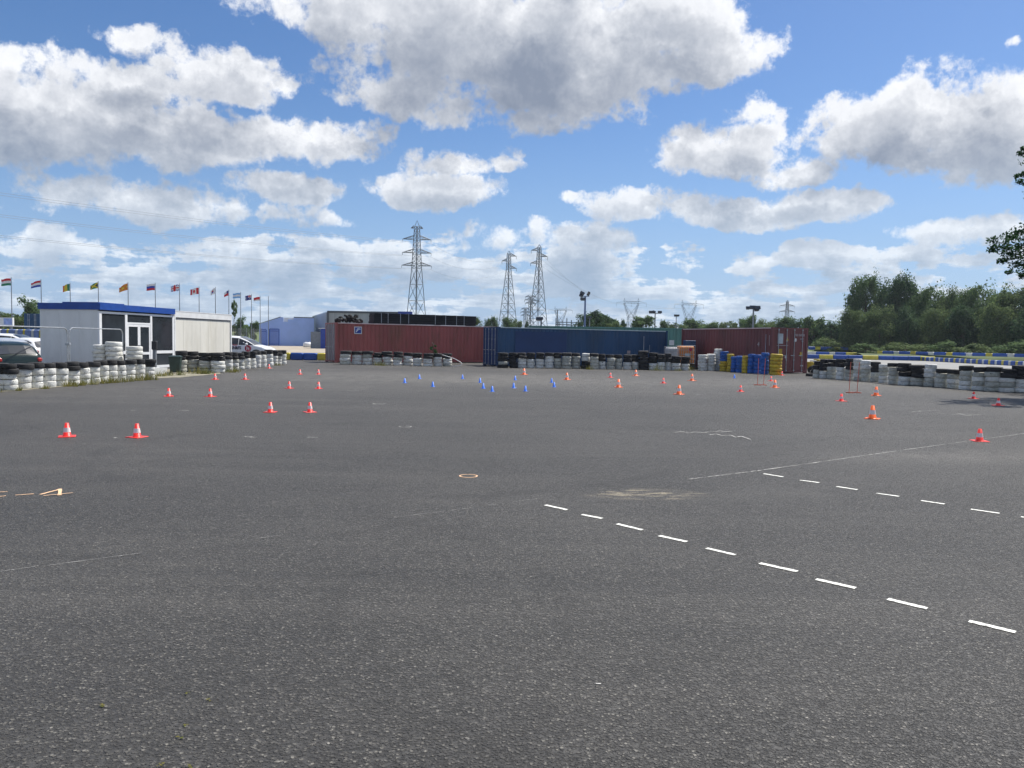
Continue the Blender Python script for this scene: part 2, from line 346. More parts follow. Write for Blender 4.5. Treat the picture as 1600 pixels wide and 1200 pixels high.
# ------------------------------------------------------------------ ground, asphalt, track
def asphalt_mat():
    m = bpy.data.materials.new('coarse_asphalt'); m.use_nodes = True; t = m.node_tree; t.nodes.clear(); n = N(t)
    o = n.new('ShaderNodeOutputMaterial'); b = n.new('ShaderNodeBsdfPrincipled'); n.put(o.inputs[0], b.outputs[0])
    v = n.new('ShaderNodeTexCoord').outputs['Object']
    vo = n.new('ShaderNodeTexVoronoi'); n.put(vo.inputs['Vector'], n.vm('ADD', v, n.vm('MULTIPLY', n.noise(v, 90, 2, .5, color=True), (.008, .008, .008)))); vo.inputs['Scale'].default_value = 58
    sepc = n.new('ShaderNodeSeparateColor'); n.put(sepc.inputs[0], vo.outputs['Color'])
    stone = n.m('POWER', sepc.outputs[0], 1.8)
    gap = n.ss(vo.outputs['Distance'], .30, .60)
    c = n.mix(stone, (.013, .0124, .0108, 1), (.235, .220, .188, 1))
    c = n.mix(n.ss(sepc.outputs[1], .985, 1.0), c, (.36, .34, .30, 1))
    c = n.mix(n.m('MULTIPLY', gap, .9), c, (.008, .008, .008, 1))
    pit = n.ss(n.noise(v, 36, 4, .75), .52, .43)
    c = n.mix(n.m('MULTIPLY', pit, .92), c, (.006, .006, .006, 1))
    mid = n.noise(v, 9, 5, .7)
    c = n.mix(n.ss(mid, .30, .70), n.mix(.30, c, (.022, .021, .020, 1)), n.mix(.16, c, (.20, .192, .18, 1)))
    big = n.noise(v, .22, 5, .6)
    c = n.mix(n.ss(big, .35, .68), n.mix(.16, c, (.03, .029, .026, 1)), n.mix(.14, c, (.20, .188, .165, 1)))
    mr = n.new('ShaderNodeMapping'); n.put(mr.inputs[0], v); mr.inputs['Rotation'].default_value = (0, 0, R(-24)); mr.inputs['Scale'].default_value = (.06, 1.0, 1)
    st = n.noise(mr.outputs[0], .75, 6, .65)
    mr2 = n.new('ShaderNodeMapping'); n.put(mr2.inputs[0], v); mr2.inputs['Rotation'].default_value = (0, 0, R(63)); mr2.inputs['Scale'].default_value = (.05, 1.0, 1)
    c = n.mix(n.m('MULTIPLY', n.ss(n.noise(mr2.outputs[0], 1.9, 4, .6), .58, .70), .30), c, (.035, .034, .033, 1))
    c = n.mix(n.m('MULTIPLY', n.ss(st, .48, .70), .14), c, (.21, .195, .17, 1))
    # trampled sand, sweeps of dust and paler ground farther off
    def ell(px, py, rx, ry, rot=0.0):
        p = G(px, py); mp = n.new('ShaderNodeMapping', vector_type='TEXTURE'); n.put(mp.inputs[0], v)
        mp.inputs['Location'].default_value = (p.x, p.y, 0); mp.inputs['Rotation'].default_value = (0, 0, rot); mp.inputs['Scale'].default_value = (rx, ry, 1)
        le = n.new('ShaderNodeVectorMath', operation='LENGTH'); n.put(le.inputs[0], mp.outputs[0]); return le.outputs['Value']
    p0 = ell(1010, 772, .72, .34, .05)
    sand = n.m('MULTIPLY', n.ss(p0, 1.15, .35), n.ss(n.noise(n.vm('MULTIPLY', v, (.35, 1, 1)), 9, 6, .7), .47, .60))
    c = n.mix(n.m('MULTIPLY', sand, .9), c, (.40, .34, .235, 1))
    for (px, py, rx, ry, ro, w_, k) in ((640, 700, 4.2, 3.6, .3, .05, .45), (980, 690, 5.5, 4.0, -.2, .035, .4), (400, 760, 3.0, 2.4, .8, .05, .35), (1250, 640, 7, 6, .1, .02, .4), (1050, 900, 2.6, 2.1, 1.1, .05, .30), (700, 640, 9, 7, 0, .018, .35), (300, 950, 2.2, 2.6, .2, .06, .25)):
        e = ell(px, py, rx, ry, ro); d_ = n.m('ABSOLUTE', n.m('SUBTRACT', e, 1.0))
        c = n.mix(n.m('MULTIPLY', n.m('MULTIPLY', n.ss(d_, w_, w_*.3), n.ss(n.noise(v, .6, 3, .6), .44, .56)), k), c, (.028, .026, .023, 1))
    for (px, py, rx, ry, ro, k) in ((1500, 712, 2.6, .8, .25, .30), (1180, 770, 1.5, .5, .2, .14), (1330, 600, 7, 4, .1, .30), (620, 590, 12, 7, 0, .34), (1000, 596, 16, 8, 0, .32), (200, 610, 8, 5, .2, .22)):  # two near dust sweeps; the broad far ellipses lighten the lot by colour
        e = ell(px, py, rx, ry, ro)
        c = n.mix(n.m('MULTIPLY', n.m('MULTIPLY', n.ss(e, 1.3, .1), n.ss(n.noise(v, 1.7, 5, .6), .2, .7)), k), c, (.26, .245, .215, 1))
    n.put(b.inputs['Base Color'], c); b.inputs['Roughness'].default_value = .60; b.inputs['Specular IOR Level'].default_value = .42
    b.inputs['Sheen Weight'].default_value = .09; b.inputs['Sheen Roughness'].default_value = .45; b.inputs['Sheen Tint'].default_value = (1, .93, .82, 1)
    bp = n.new('ShaderNodeBump'); bp.inputs['Strength'].default_value = 1.0; bp.inputs['Distance'].default_value = .009
    h = n.m('ADD', n.m('MULTIPLY', n.m('ADD', gap, pit), -1.0), n.m('MULTIPLY', stone, .7))
    n.put(bp.inputs['Height'], h); n.put(b.inputs['Normal'], bp.outputs[0])
    return m
M['asphalt'] = asphalt_mat()
M['grass'] = mat('rough_grass', (.085, .115, .04), .9, var=.35, scale=.08, dirt=(.17, .15, .07), dirt_amt=.6, dirt_scale=.03)
M['gravel'] = mat('beige_gravel', (.36, .31, .24), .9, var=.15, scale=.5, dirt=(.26, .24, .20), dirt_amt=.5, dirt_scale=.2, bump=.4, bscale=20)
M['track'] = mat('pale_worn_track', (.22, .22, .21), .8, var=.10, scale=.2, dirt=(.29, .28, .25), dirt_amt=.5, dirt_scale=.1)
M['verge'] = mat('dry_verge', (.25, .23, .17), .9, var=.3, scale=2, dirt=(.14, .15, .07), dirt_amt=.5, dirt_scale=1.5, bump=.5, bscale=10)

slab('ground', [(-3000, -600), (3000, -600), (3000, 5000), (-3000, 5000)], -.012, M['grass'])
slab('yard', [(-120, -60), (60, -60), (140, 40), (140, 130), (-120, 130)], -.008, M['track'])
asphalt = slab('asphalt', [(-60, -20), (60, -20), (60, 62), (28, 62), (-60, 62)], 0.0, M['asphalt'])
slab('gravel', [P(330, 84)[:2], P(520, 84)[:2], P(505, 150)[:2], P(360, 150)[:2]], .004, M['gravel'])
# kart track loops behind the right hand tyre wall
slab('kart_track', [P(1262, 64)[:2], P(1750, 44)[:2], P(1750, 70)[:2], P(1262, 96)[:2]], .004, M['track'])
slab('grass', [P(1262, 104)[:2], P(1750, 84)[:2], P(1750, 92)[:2], P(1262, 118)[:2]], .0, M['grass'])
# verge under the left tyre row
vg = [G(-60, 617), G(100, 604.3), G(243, 591), G(280, 590), G(300, 588), G(345, 584), G(340, 577), G(250, 577), G(100, 590), G(-60, 600)]
slab('verge', [p[:2] for p in vg], .004, M['verge'])

# low bank far on the left, with a rise behind it
def bank(name, pts, h, wdt, m):
    mb = MB(); r = []
    for x, y in pts:
        r.append([(x, y - wdt, -.02), (x, y - wdt*.4, h*.8), (x, y, h), (x, y + wdt*.5, h*.9), (x, y + wdt*1.4, -.02)])
    mb.rings(r, m, closed=False); return mb.obj(name, kind='structure', smooth=True)
bank('embankment', [(-190, 150), (-150, 165), (-110, 190), (-70, 205), (-35, 215)], 3.0, 14, M['grass'])
bank('embankment', [(P(1340,124).x, 124), (P(1450,116).x, 117), (P(1560,108).x, 108), (P(1760,92).x, 92)], .6, 3, M['grass'])
bank('embankment', [(40, 172), (62, 160), (80, 150), (95, 138)], 1.3, 8, M['grass'])

# ------------------------------------------------------------------ painted marks on the asphalt
def strip(mb, a, b, wd, m, z=.004, n=6, wob=.0):
    a = Vector((a[0], a[1], 0)); b = Vector((b[0], b[1], 0)); d = b - a; L = d.length; d.normalize(); q = Vector((-d.y, d.x, 0))
    l = []; r = []
    for i in range(n + 1):
        c = a + d * (L * i / n); k = wd / 2
        l.append(c + q * (k + random.uniform(-wob, wob))); r.append(c - q * (k + random.uniform(-wob, wob)))
    for i in range(n): mb.poly([(r[i].x, r[i].y, z), (r[i+1].x, r[i+1].y, z), (l[i+1].x, l[i+1].y, z), (l[i].x, l[i].y, z)], m)
dashes = [(852,789.5,886,797),(909,804.5,941,810.5),(964,819,1004,828.5),(1030,837.5,1073,847),(1104,857,1149,867.5),(1187,880.5,1246,893.5),(1275,905.5,1337,919.5),(1387,936.5,1449,951.5),(1514,971,1587,988.5),
 (1193,740.5,1224,745.5),(1250,750.5,1280,754.5),(1307,760.5,1340,765.5),(1369,771,1405,776),(1439,782.5,1476,788),(1517,796,1562,802.5),(1595,808,1640,814)]
for i, (a, b, c, d) in enumerate(dashes):
    mb = MB(); strip(mb, G(a, b), G(c, d), .047, M['paint_line'], n=14, wob=.0025); mb.obj('painted_dash', asphalt)
mb = MB(); o = asphalt
for (a, b, c, d) in ((0,893.5,60,885),(75,884,225,864),(400,842,440,837),(615,809,738,794),(762,790,776,788),(800,785,846,779)):
    strip(mb, G(a, b), G(c, d), .0038, M['chalk'], n=20, wob=.002)
mb.obj('scored_line', asphalt)
mb = MB()
for (a, b, c, d) in ((1078,749,1190,735),(1190,735,1400,705),(1400,705,1640,672)): strip(mb, G(a, b), G(c, d), .013, M['chalk'], n=30, wob=.007)
mb.obj('scored_line', asphalt)
def ring(px, py, r, wd, m):
    c = G(px, py); mb = MB(); n = 28
    for k in range(n):
        if m is M['chalk'] and random.random() < .15: continue
        a, b = 2*math.pi*k/n, 2*math.pi*(k+1)/n
        mb.poly([(c.x + q*math.cos(t), c.y + q*math.sin(t), .004) for q, t in ((r, a), (r, b), (r - wd, b), (r - wd, a))][::-1], m)
    mb.obj('chalk_circle', asphalt)
for px, py in ((160, 1105), (294, 1085), (326, 1094), (291, 1135), (279, 1155), (250, 1196), (296, 1199)):
    c_ = G(px, py); mb = MB()
    for k in range(5): a = random.uniform(0, 6.28); q = c_ + Vector((random.uniform(-.012, .012), random.uniform(-.012, .012), 0)); r_ = random.uniform(.004, .009); mb.poly([(q.x + r_*math.cos(a + b_), q.y + r_*math.sin(a + b_), .004 + .0012*k) for b_ in (0, 2.1, 4.2)], M['weed'])
    mb.obj('dry_leaf_litter', kind='stuff')
ring(732, 744, .112, .019, M['chalk_orange']); ring(633, 667, .12, .02, M['chalk']); ring(592, 631, .15, .03, M['chalk'])
mb = MB(); CO = M['chalk_orange']
for i, (a, b, c, d, wd) in enumerate(((63,773,93,765,.03),(94,764.5,93,774.5,.034),(68,775.5,114,771,.016))):
    strip(mb, G(a, b), G(c, d), wd, CO, z=.004 + i*.002, n=6, wob=.003)
mb.obj('chalk_figure', asphalt)
for (a, b, c, d) in ((24,774,53,772),(-6,769.5,12,768.5),(-6,777,9,775)):
    mb = MB(); strip(mb, G(a, b), G(c, d), .018, CO, wob=.003); mb.obj('chalk_dash', asphalt)
for (px, py, wd) in ((390,683,15),(488,684,17),(208,641,9),(288,642,14),(551,611,16),(462,594,14),(497,594,12),(917,594,10),(1091,616,9),(1128,615,9),(1254,613,9),(1358,630,4),(180,684,6),(935,1069,8),(552,594,10),(310,587,8),(1300,613,12)):
    mb = MB(); strip(mb, G(px - wd/2, py + random.uniform(-.6, .6)), G(px + wd/2, py + random.uniform(-.6, .6)), .035 if py < 1000 else .008, M['chalk'], n=5, wob=.012 if py < 1000 else .002); mb.obj('chalk_dash', asphalt)
for base in ([(1053,676),(1065,674.5),(1075,677),(1085,675.5),(1100,676.5),(1112,675),(1128,676),(1144,675)], [(1108,679.5),(1120,678.5),(1128,681),(1142,680.5),(1150,684),(1158,682.5),(1172,687.5)], [(1120,673),(1132,674),(1143,675.5)],
             [(1425,644),(1440,642.5),(1452,642),(1466,641)], [(1462,645),(1475,646)], [(1488,648),(1500,646.5),(1510,649.5),(1522,648.5),(1534,648.5)]):
    mb = MB()
    for i, (p, q) in enumerate(zip(base, base[1:])): strip(mb, G(*p), G(*q), .022, M['chalk'], z=.004 + .0015*i, n=4, wob=.012)
    mb.obj('chalk_scribble', asphalt)

# ------------------------------------------------------------------ tyres
def tyre_mesh(m, name):
    prof = [(.60, .20), (.64, .05), (.76, 0.0), (.90, .015), (.965, .06), (.995, .15), (.985, .24), (1.0, .30), (1.0, .70), (.985, .76), (.995, .85), (.965, .94), (.90, .985), (.76, 1.0), (.64, .95), (.60, .80)]
    mb = MB(); mb.lathe(prof, m, 22, closed=True); return mb.mesh(name, True)
TY = {'w': tyre_mesh(M['tyre_white'], 'tyre_white'), 'b': tyre_mesh(M['tyre_black'], 'tyre_black'), 'g': tyre_mesh(M['tyre_grey'], 'tyre_grey'),
      'y': tyre_mesh(M['tyre_yellow'], 'tyre_yellow'), 'l': tyre_mesh(M['tyre_blue'], 'tyre_blue')}
CN = {'w': 'white', 'g': 'dirty white', 'b': 'black', 'y': 'yellow', 'l': 'blue'}
def stack(x0, x1, yb, yt, comp, place, group, dr=0.0, rmin=.2, rmax=.34):
    """x0..x1 and yb, yt: the stack's sides, foot and top in the photo; comp: colours from the ground up"""
    g0 = G((x0 + x1) / 2, yb); dist = g0.y
    r = min(rmax, max(rmin, (x1 - x0) * dist / F / 2 * .985))
    h = (yb - yt) * dist / F
    dv = Vector((g0.x, g0.y, 0)).normalized()
    c = g0 + dv * (r + dr); c.z = 0
    runs = []
    for ch in comp.replace('g', 'w'):
        if runs and runs[-1][0] == ch: runs[-1][1] += 1
        else: runs.append([ch, 1])
    txt = ' under '.join(f"{NUM[n]} {CN[ch]}{'' if k else (' tyres' if n > 1 else ' tyre')}" for k, (ch, n) in enumerate(runs))
    lab = f"{txt}, {place}"
    root = thing('tyre_stack', lab, 'tyre stack', c, 0, group)
    n = len(comp); hh = h / n; z = 0.0
    major = max(set(comp), key=comp.count)
    rs = [random.uniform(.85, 1.12) if ch == 'b' else random.uniform(.93, 1.07) for ch in comp]; tot = sum(rs)
    for ch, q in zip(comp, rs):
        th = h * q / tot; k = r * (random.uniform(1.0, 1.11) if ch == 'b' else random.uniform(.97, 1.01))
        o = link('tyre', TY[ch], root); j = .15 if ch == 'b' else .055
        o.location = (random.uniform(-j, j) * r * 1.6, random.uniform(-j, j) * r * 1.6, z)
        o.rotation_euler = (random.uniform(-.04, .04), random.uniform(-.04, .04), random.uniform(0, 6.28)); o.scale = (k, k, th * .96)
        if ch != major: o['label'] = f"{CN[ch]} tyre"
        z += th
    return root
def row(data, tmpl, group, total=None, **kw):
    for i, d in enumerate(data):
        stack(*d, place=tmpl.format(ORD[i]), group=group, **kw)
rowA = [(-33,-9,611.5,568,'wwwb'),(-9,8,610.5,567,'wwwbb'),(7,23,610.5,568,'wwwbb'),(21,48,608.5,568,'wwwb'),(47,66,607,566,'wwwb'),(65,87,605.5,567,'wwwb'),(86,106,603.5,566,'wwwb'),(105,122,601.5,565,'wwwbb'),
 (120,140,600,566,'wwwb'),(139,154,598.5,565,'wwwb'),(153,168,597,563,'wwwb'),(166,182,596.3,562,'wwwb'),(181,195,595.3,563,'wwwb'),(194,211,593.6,562,'wwwb'),(210,226,592.6,561,'wwwb'),(226,240,591.8,561,'gwwbb')]
row(rowA, '{} stack from left edge, left wall', 'white and black tyre stacks along the left kerb')
rowB = [(274,292,582,548,'gggbb'),(291,312,581.5,549,'gggbb'),(311,331,582,551,'gggbb'),(330,352,582.5,551,'wwwbb'),(351,363,580,550,'wwwbb'),(361,373,578.5,550,'wwgbb'),(370,381,577,551,'wgwbb'),(379,391,576.5,549,'wwwbb'),
 (389,399,576,549,'wwwbb'),(397,407,574.5,548,'wwwb'),(406,415,573.8,548,'wwwb'),(414,427,571.8,546,'wwwb'),(425,433,570.6,547,'wwwbb'),(431,439,570,547,'wwgbb'),(438,446,569.2,547,'wwwb')]
row(rowB, '{} stack right of the bin', 'tyre stacks in front of the cream cabin', rmax=.32)
for i, (x0, x1, yt) in enumerate(((145,166,538.5),(166,190.5,534),(197,221,541))):
    D = 30.5; a = P(x0, D); b = P(x1, D); c = (a + b) / 2; r = (b - a).length / 2; zt = at((x0 + x1)/2, yt, D).z
    root = thing('tyre_stack', ['tall white tyre stack, leftmost behind the left wall', 'tallest white tyre stack, before the glazed cabin window', 'tall white tyre stack before the glazed cabin doors'][i], 'tyre stack', c, 0, 'tall white tyre stacks before the cabin')
    k = 7
    for j in range(k):
        o = link('tyre', TY['w'], root); o.location = (random.uniform(-.02, .02), random.uniform(-.02, .02), zt*j/k); o.scale = (r, r, zt/k*.99); o.rotation_euler = (0, random.uniform(-.02, .02), random.uniform(0, 6))
rowC = [(531,548.5,569.8,548,'gwgb'),(549.5,565.5,569.8,548.5,'wwwb'),(566,583,570,548.5,'wwgb'),(583,597.5,570.2,551,'wwwbb'),(598,613.5,570.5,549,'wwwbb'),(614,629,571,549.5,'wwgbb'),(629.5,645,571,551,'wwwb'),
 (645.5,660.5,572,551.5,'wwwbb'),(661,676,572.4,552,'wwwbb'),(676.5,690.5,572.4,552,'wwwb'),(691,706.5,572.5,552,'gwwbb')]
row(rowC, '{} before the long maroon container', 'tyre stacks before the long maroon container')
rowD = [(778,794.5,575,551,'bgbbb'),(794.5,808,575,551,'bbbbb'),(808,822.5,575.2,551,'wwwbb'),(822.5,836,575.3,551,'wwwbb'),(836.5,850,575.5,551,'wwwbb'),(850,865,575.7,551,'wwwwb'),(864.5,877.5,575.8,551,'gggbb'),(878,893,576.2,551,'ggggb'),
 (893,907,576.2,551.5,'ggggb'),(908,921.5,576.4,552,'bbww'),(921.5,935,577,552,'ggggb'),(935,946.5,577,553,'wwbb'),(947,960.5,577.2,554,'gggb'),(960.5,972.5,577.2,554,'gggb'),(973,986,577.5,554,'wwbb'),(986,998,577.5,554,'gwbb'),
 (998,1013.5,578,548,'bbbbbb'),(1013,1027,578.3,551,'wwbbb'),(1026.5,1038.5,578.6,553,'wwbb'),(1038,1049.5,578.6,552,'wwbb'),(1049,1063.5,579,556,'wwbb'),(1063.5,1077,579,557,'wwbb')]
row(rowD, '{} before the navy container', 'tyre stacks before the navy container')
tallD = [(1090,1104.5,579.3,554,'wwwwww','left of two tall white columns beside the tanks'),(1104,1118,579.4,553,'wwwwww','right of two tall white columns beside the tanks'),
 (1115,1128,579.6,545,'wwwwwwww','tallest white column beside the coloured columns'),(1124,1137.5,580.3,549,'yyyyllll','column beside the tall white ones'),
 (1136,1145.5,581,553,'yyyyyy','slim column left of the blue pair'),(1142.5,1151.5,581.6,557,'lllll','low slim column right of slim yellow one'),(1151,1159,582.2,556,'lllll','slim column left of the middle yellow one'),
 (1158.5,1169.5,583,556,'yyyyy','middle column between blue columns'),(1169,1178,583.5,553,'lllll','slim column right of the middle yellow one'),(1177,1189.5,584,554,'lllll','wide column behind the left red gate'),
 (1188,1200.5,585,551,'llllll','tallest blue column, beside the broad yellow one'),(1202,1221,586,553,'yyyyyy','broad column before the container doors')]
for d in tallD:
    stack(*d[:5], place=d[5], group='tall painted tyre columns before the brown container', rmax=.36, dr=.0 if d[0] != 1115 else .45)
rowE = [(1272,1281.5,591,564,'ggbb'),(1280,1292.5,591.6,561,'wwbbb'),(1292,1306.5,592.3,561.5,'gggbb'),(1306,1320.5,593.5,561,'wwwbb'),(1320,1333.5,594.3,560,'gggbbb'),(1333,1346,595.3,560.5,'gwgwww'),(1345,1360,596.2,563,'gggww'),
 (1360,1373.5,597.3,565,'ggbb'),(1373,1387.5,599,569,'wwggw'),(1387.5,1404,600.8,567,'ggggb'),(1403.5,1422.5,602.2,567,'wwbbb'),(1421.5,1444.5,603.3,570,'ggbbb'),(1443.5,1461.5,604.6,569,'ggwww'),
 (1460.5,1480.5,605.8,576,'gggb'),(1480,1499.5,607.2,577,'gwgb'),(1499,1519,609.2,571,'wwggb'),(1519,1540,610.6,573,'wgwgb'),(1539,1562.5,612,573,'ggwgb'),(1561,1585,613,576,'wgwbb'),(1585,1609,613.8,571,'wwwbbb'),(1609,1634,614.5,574,'wwgbb')]
row(rowE, '{} from left in right-hand wall', 'tyre stacks of the right-hand wall')
# tipped black tyres at the end of the right wall
for i, (px, py, zz, rx) in enumerate(((1269,582,0,.2),(1276,580,.16,.5),(1280,578,.3,.3),(1272,577,.3,1.2))):
    p = P(px, 41 + i*.3); o = link('tyre', TY['b'], None, (p.x, p.y, zz), label=['loose black tyre on the ground at the left end of the right-hand wall', 'loose black tyre tipped against the first stack of the right-hand wall', 'topmost loose tyre leaning on the first right-hand stack', 'steeply tipped black tyre behind the first right-hand stack'][i], cat='tyre', group='tipped tyres at the end of the right wall')
    o.scale = (.27, .27, .17); o.rotation_euler = (rx*.5, .15*i, i)

# ------------------------------------------------------------------ containers
def corrugated(L, H0, H1, y, m, out, pitch=.278, dep=.04):
    mb = MB(); xs = []; x = .12
    while x < L - .12:
        for dx, o in ((0, 0), (.07, 0), (.105, dep), (.175, dep), (.21, 0)):
            if x + dx < L - .12: xs.append((x + dx, o))
        x += pitch
    xs.append((L - .12, 0))
    a = [(q, y - out * o, H0) for q, o in xs]; b = [(q, y - out * o, H1) for q, o in xs]
    if out > 0: mb.rings([a, b][::-1], m, closed=False)
    else: mb.rings([a, b], m, closed=False)
    return mb
def container(name, label, loc, rz, L, H, m, W=2.44, dm=None, framem=None, group=None, z0=.0, rail=None, dep=.036):
    fm = framem or m; dm = dm or m
    t = thing(name, label, 'container', loc, rz, group)
    fr = MB()
    for (x, y) in ((0, 0), (0, W - .14), (L - .14, 0), (L - .14, W - .14)): fr.box(x, x + .14, y, y + .14, .02, H, fm)
    for y in (0, W - .08):
        fr.box(.141, L - .141, y, y + .08, H - .10, H - .061, fm); fr.box(.141, L - .141, y, y + .08, .05, .2, fm)
    for x in (0, L - .10):
        fr.box(x, x + .10, .141, W - .141, H - .12, H - .004, fm); fr.box(x, x + .10, .141, W - .141, .05, .18, fm)
    fr.obj('frame', t)
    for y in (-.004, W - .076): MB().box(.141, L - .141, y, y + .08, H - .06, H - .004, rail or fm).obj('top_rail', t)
    cc = MB()
    for x in (-.006, L - .172):
        for y in (-.006, W - .156):
            for z in (.0, H - .112): cc.box(x, x + .178, y, y + .162, z, z + .118, fm)
    cc.obj('corner_castings', t)
    corrugated(L, .2, H - .10, .035, m, -1, dep=dep).obj('side_panel', t)
    corrugated(L, .2, H - .10, W - .035, m, 1, dep=dep).obj('side_panel', t)
    rf = MB(); n = int(L / .5)
    for i in range(n):
        x0 = .08 + (L - .16) * i / n; x1 = .08 + (L - .16) * (i + .55) / n; x2 = .08 + (L - .16) * (i + 1) / n
        rf.poly([(x0, .06, H - .03), (x1, .06, H - .03), (x1, W - .06, H - .03), (x0, W - .06, H - .03)], m)
        rf.poly([(x1, .06, H - .03), (x2, .06, H - .05), (x2, W - .06, H - .05), (x1, W - .06, H - .03)], m)
    rf.obj('roof_panel', t)
    MB().box(.1, L - .1, .09, W - .09, .12, .16, M['rubber_dark']).obj('floor', t)
    e = MB(); e.box(L - .06, L - .04, .141, W - .141, .181, H - .121, m)
    for k in range(8): y = .25 + k * (W - .5) / 7; e.box(L - .039, L - .015, y - .06, y + .06, .25, H - .2, m)
    e.obj('end_panel', t)
    for s in (0, 1):
        y0, y1 = (.15, W/2 - .006) if s == 0 else (W/2 + .006, W - .15)
        d = MB(); d.box(.03, .07, y0, y1, .19, H - .13, dm)
        for k in range(5):
            z = .3 + k * (H - .65) / 5; d.box(.012, .029, y0 + .06, y1 - .06, z + .05, z + (H - .65) / 5 - .05, dm)
        do = d.obj('door', t)
        for yy in (y0 + .27, y1 - .27):
            rd = MB(); rd.tube((-.012, yy, .10), (-.012, yy, H - .06), .019, M['steel'], 8)
            for z in (.14, .75, H - .8, H - .16): rd.box(-.036, .011, yy - .04, yy + .04, z, z + .06, M['steel'])
            rd.obj('lock_rod', do)
            MB().box(-.05, -.034, yy - .02, yy + (.30 if yy < (y0+y1)/2 else -.30) if False else yy + .26, 1.02, 1.06, M['steel']).obj('handle', do)
    return t
def plate(mb, x0, x1, y0, y1, z0, z1, m): mb.box(x0, x1, y0, y1, z0, z1, m)
# long maroon container
A = P(524, 51); ang1 = R(29)
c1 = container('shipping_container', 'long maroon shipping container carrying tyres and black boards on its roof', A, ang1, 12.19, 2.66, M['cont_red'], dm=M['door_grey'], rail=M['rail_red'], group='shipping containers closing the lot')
mb = MB(); mb.box(1.28, 1.80, -.012, -.006, 1.93, 2.42, M['white']); mb.box(1.33, 1.75, -.016, -.0125, 1.98, 2.37, M['sign_blue'])
# swoosh of the emblem
sw = MB()
for (pts, off) in (([(1.38,2.06),(1.45,2.20),(1.60,2.27),(1.72,2.28),(1.72,2.24),(1.60,2.22),(1.50,2.14),(1.44,2.04)], 0), ([(1.42,2.24),(1.52,2.32),(1.66,2.34),(1.66,2.31),(1.54,2.28),(1.46,2.21)], 0)):
    sw.poly([(x, -.018, z) for x, z in pts][::-1], M['white'])
lo = mb.obj('emblem_sign', c1); sw.obj('emblem_swoosh', lo)
# navy container
B = P(778, 48.5); B2 = P(1043, 53.8); ang2 = math.atan2((B2 - B).y, (B2 - B).x); L2 = (B2 - B).length
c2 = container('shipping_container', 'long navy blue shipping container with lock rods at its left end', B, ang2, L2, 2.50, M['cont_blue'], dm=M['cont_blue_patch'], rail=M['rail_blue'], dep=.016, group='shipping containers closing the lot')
mb = MB(); mb.box(L2 - 2.0, L2 - 1.95, -.014, -.004, .5, 2.1, M['strap']); mb.box(L2 - 1.5, L2 - 1.47, -.014, -.004, .9, 1.5, M['strap']); mb.obj('pale_stripe', c2)
MB().box(1.2, 4.9, -.008, -.002, .55, 2.25, M['cont_blue_patch']).obj('repainted_patch', c2, label='darker repainted rectangle')
MB().box(L2 - 3.3, L2 - 3.05, -.012, -.004, .9, 1.1, M['print_faded']).obj('sticker', c2)
# green container behind
gr = P(1067, 61)
c3 = container('shipping_container', 'sea green container mostly hidden behind the navy one', (gr.x - 12.19, gr.y - .4, 0), R(2), 12.19, 2.86, M['cont_green'], group='shipping containers closing the lot')
MB().box(11.1, 11.5, -.012, -.004, 1.5, 1.9, M['white']).obj('sticker', c3)
# brown container at right, doors towards the lot
nl = P(1207, 44.4); perp = Vector((.93, .3676, 0)); rc = nl + perp * 2.58
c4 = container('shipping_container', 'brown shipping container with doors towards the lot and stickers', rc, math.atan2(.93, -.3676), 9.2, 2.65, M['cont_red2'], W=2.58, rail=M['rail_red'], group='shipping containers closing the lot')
def on_door(x0, x1, z0, z1, m, name, k=-.004, **kw):     # x measured from the left edge of the door end
    return MB().box(k - .008 , k, 2.58 - x1, 2.58 - x0, z0, z1, m).obj(name, c4, **kw)
on_door(.36, .74, 1.72, 2.30, M['sign_pale'], 'notice', label='pale notice panel')
on_door(.40, .70, .98, 1.42, M['sign_yellow'], 'sticker', label='yellow sticker')
on_door(2.0, 2.2, 1.0, 1.25, M['sign_yellow'], 'sticker', label='small yellow sticker')
on_door(2.08, 2.26, .42, .48, M['white'], 'sticker', label='small white sticker')
on_door(.30, 1.12, 1.60, 1.635, M['print_faded'], 'printed_line')
mb = MB(); mb.poly([(-.012, 2.58 - .94, 1.90), (-.012, 2.58 - 1.14, 1.90), (-.012, 2.58 - 1.04, 2.15)], M['sign_yellow']); mb.obj('warning_triangle', c4)
mb = MB(); mb.poly([(-.012, 2.58 - 1.66 + .07*math.cos(a), 1.95 + .11*math.sin(a)) for a in [k*math.pi/6 for k in range(12)]][::-1], M['white']); mb.obj('sticker', c4, label='round white sticker')
mb = MB(); mb.poly([(-.012, 2.58 - .98 + .08*math.cos(a), .95 + .09*math.sin(a)) for a in [k*math.pi/6 for k in range(12)]][::-1], M['white']); mb.obj('sticker', c4, label='round white sticker')
def text(s, size, m, parent, loc, rot, name='lettering', ext=.003, bold=0.0, sx=1.0):
    cu = bpy.data.curves.new('txt', 'FONT'); cu.body = s; cu.size = size; cu.extrude = ext; cu.offset = bold; cu.resolution_u = 2
    tmp = bpy.data.objects.new('tmp', cu); COL.objects.link(tmp); dg = bpy.context.evaluated_depsgraph_get()
    me = bpy.data.meshes.new_from_object(tmp.evaluated_get(dg)); bpy.data.objects.remove(tmp)
    me.materials.clear(); me.materials.append(m)
    o = link(name, me, parent); o.location = loc; o.rotation_euler = rot; o.scale = (sx, 1, 1); return o
text('TRIU 860950', .19, M['print_faded'], c4, (-.012, 2.58 - 1.56, 2.17), (R(90), 0, R(-90)), bold=.006, sx=.72)
text('45G1', .15, M['print_faded'], c4, (-.012, 2.58 - 1.98, 1.95), (R(90), 0, R(-90)), bold=.005, sx=.8)
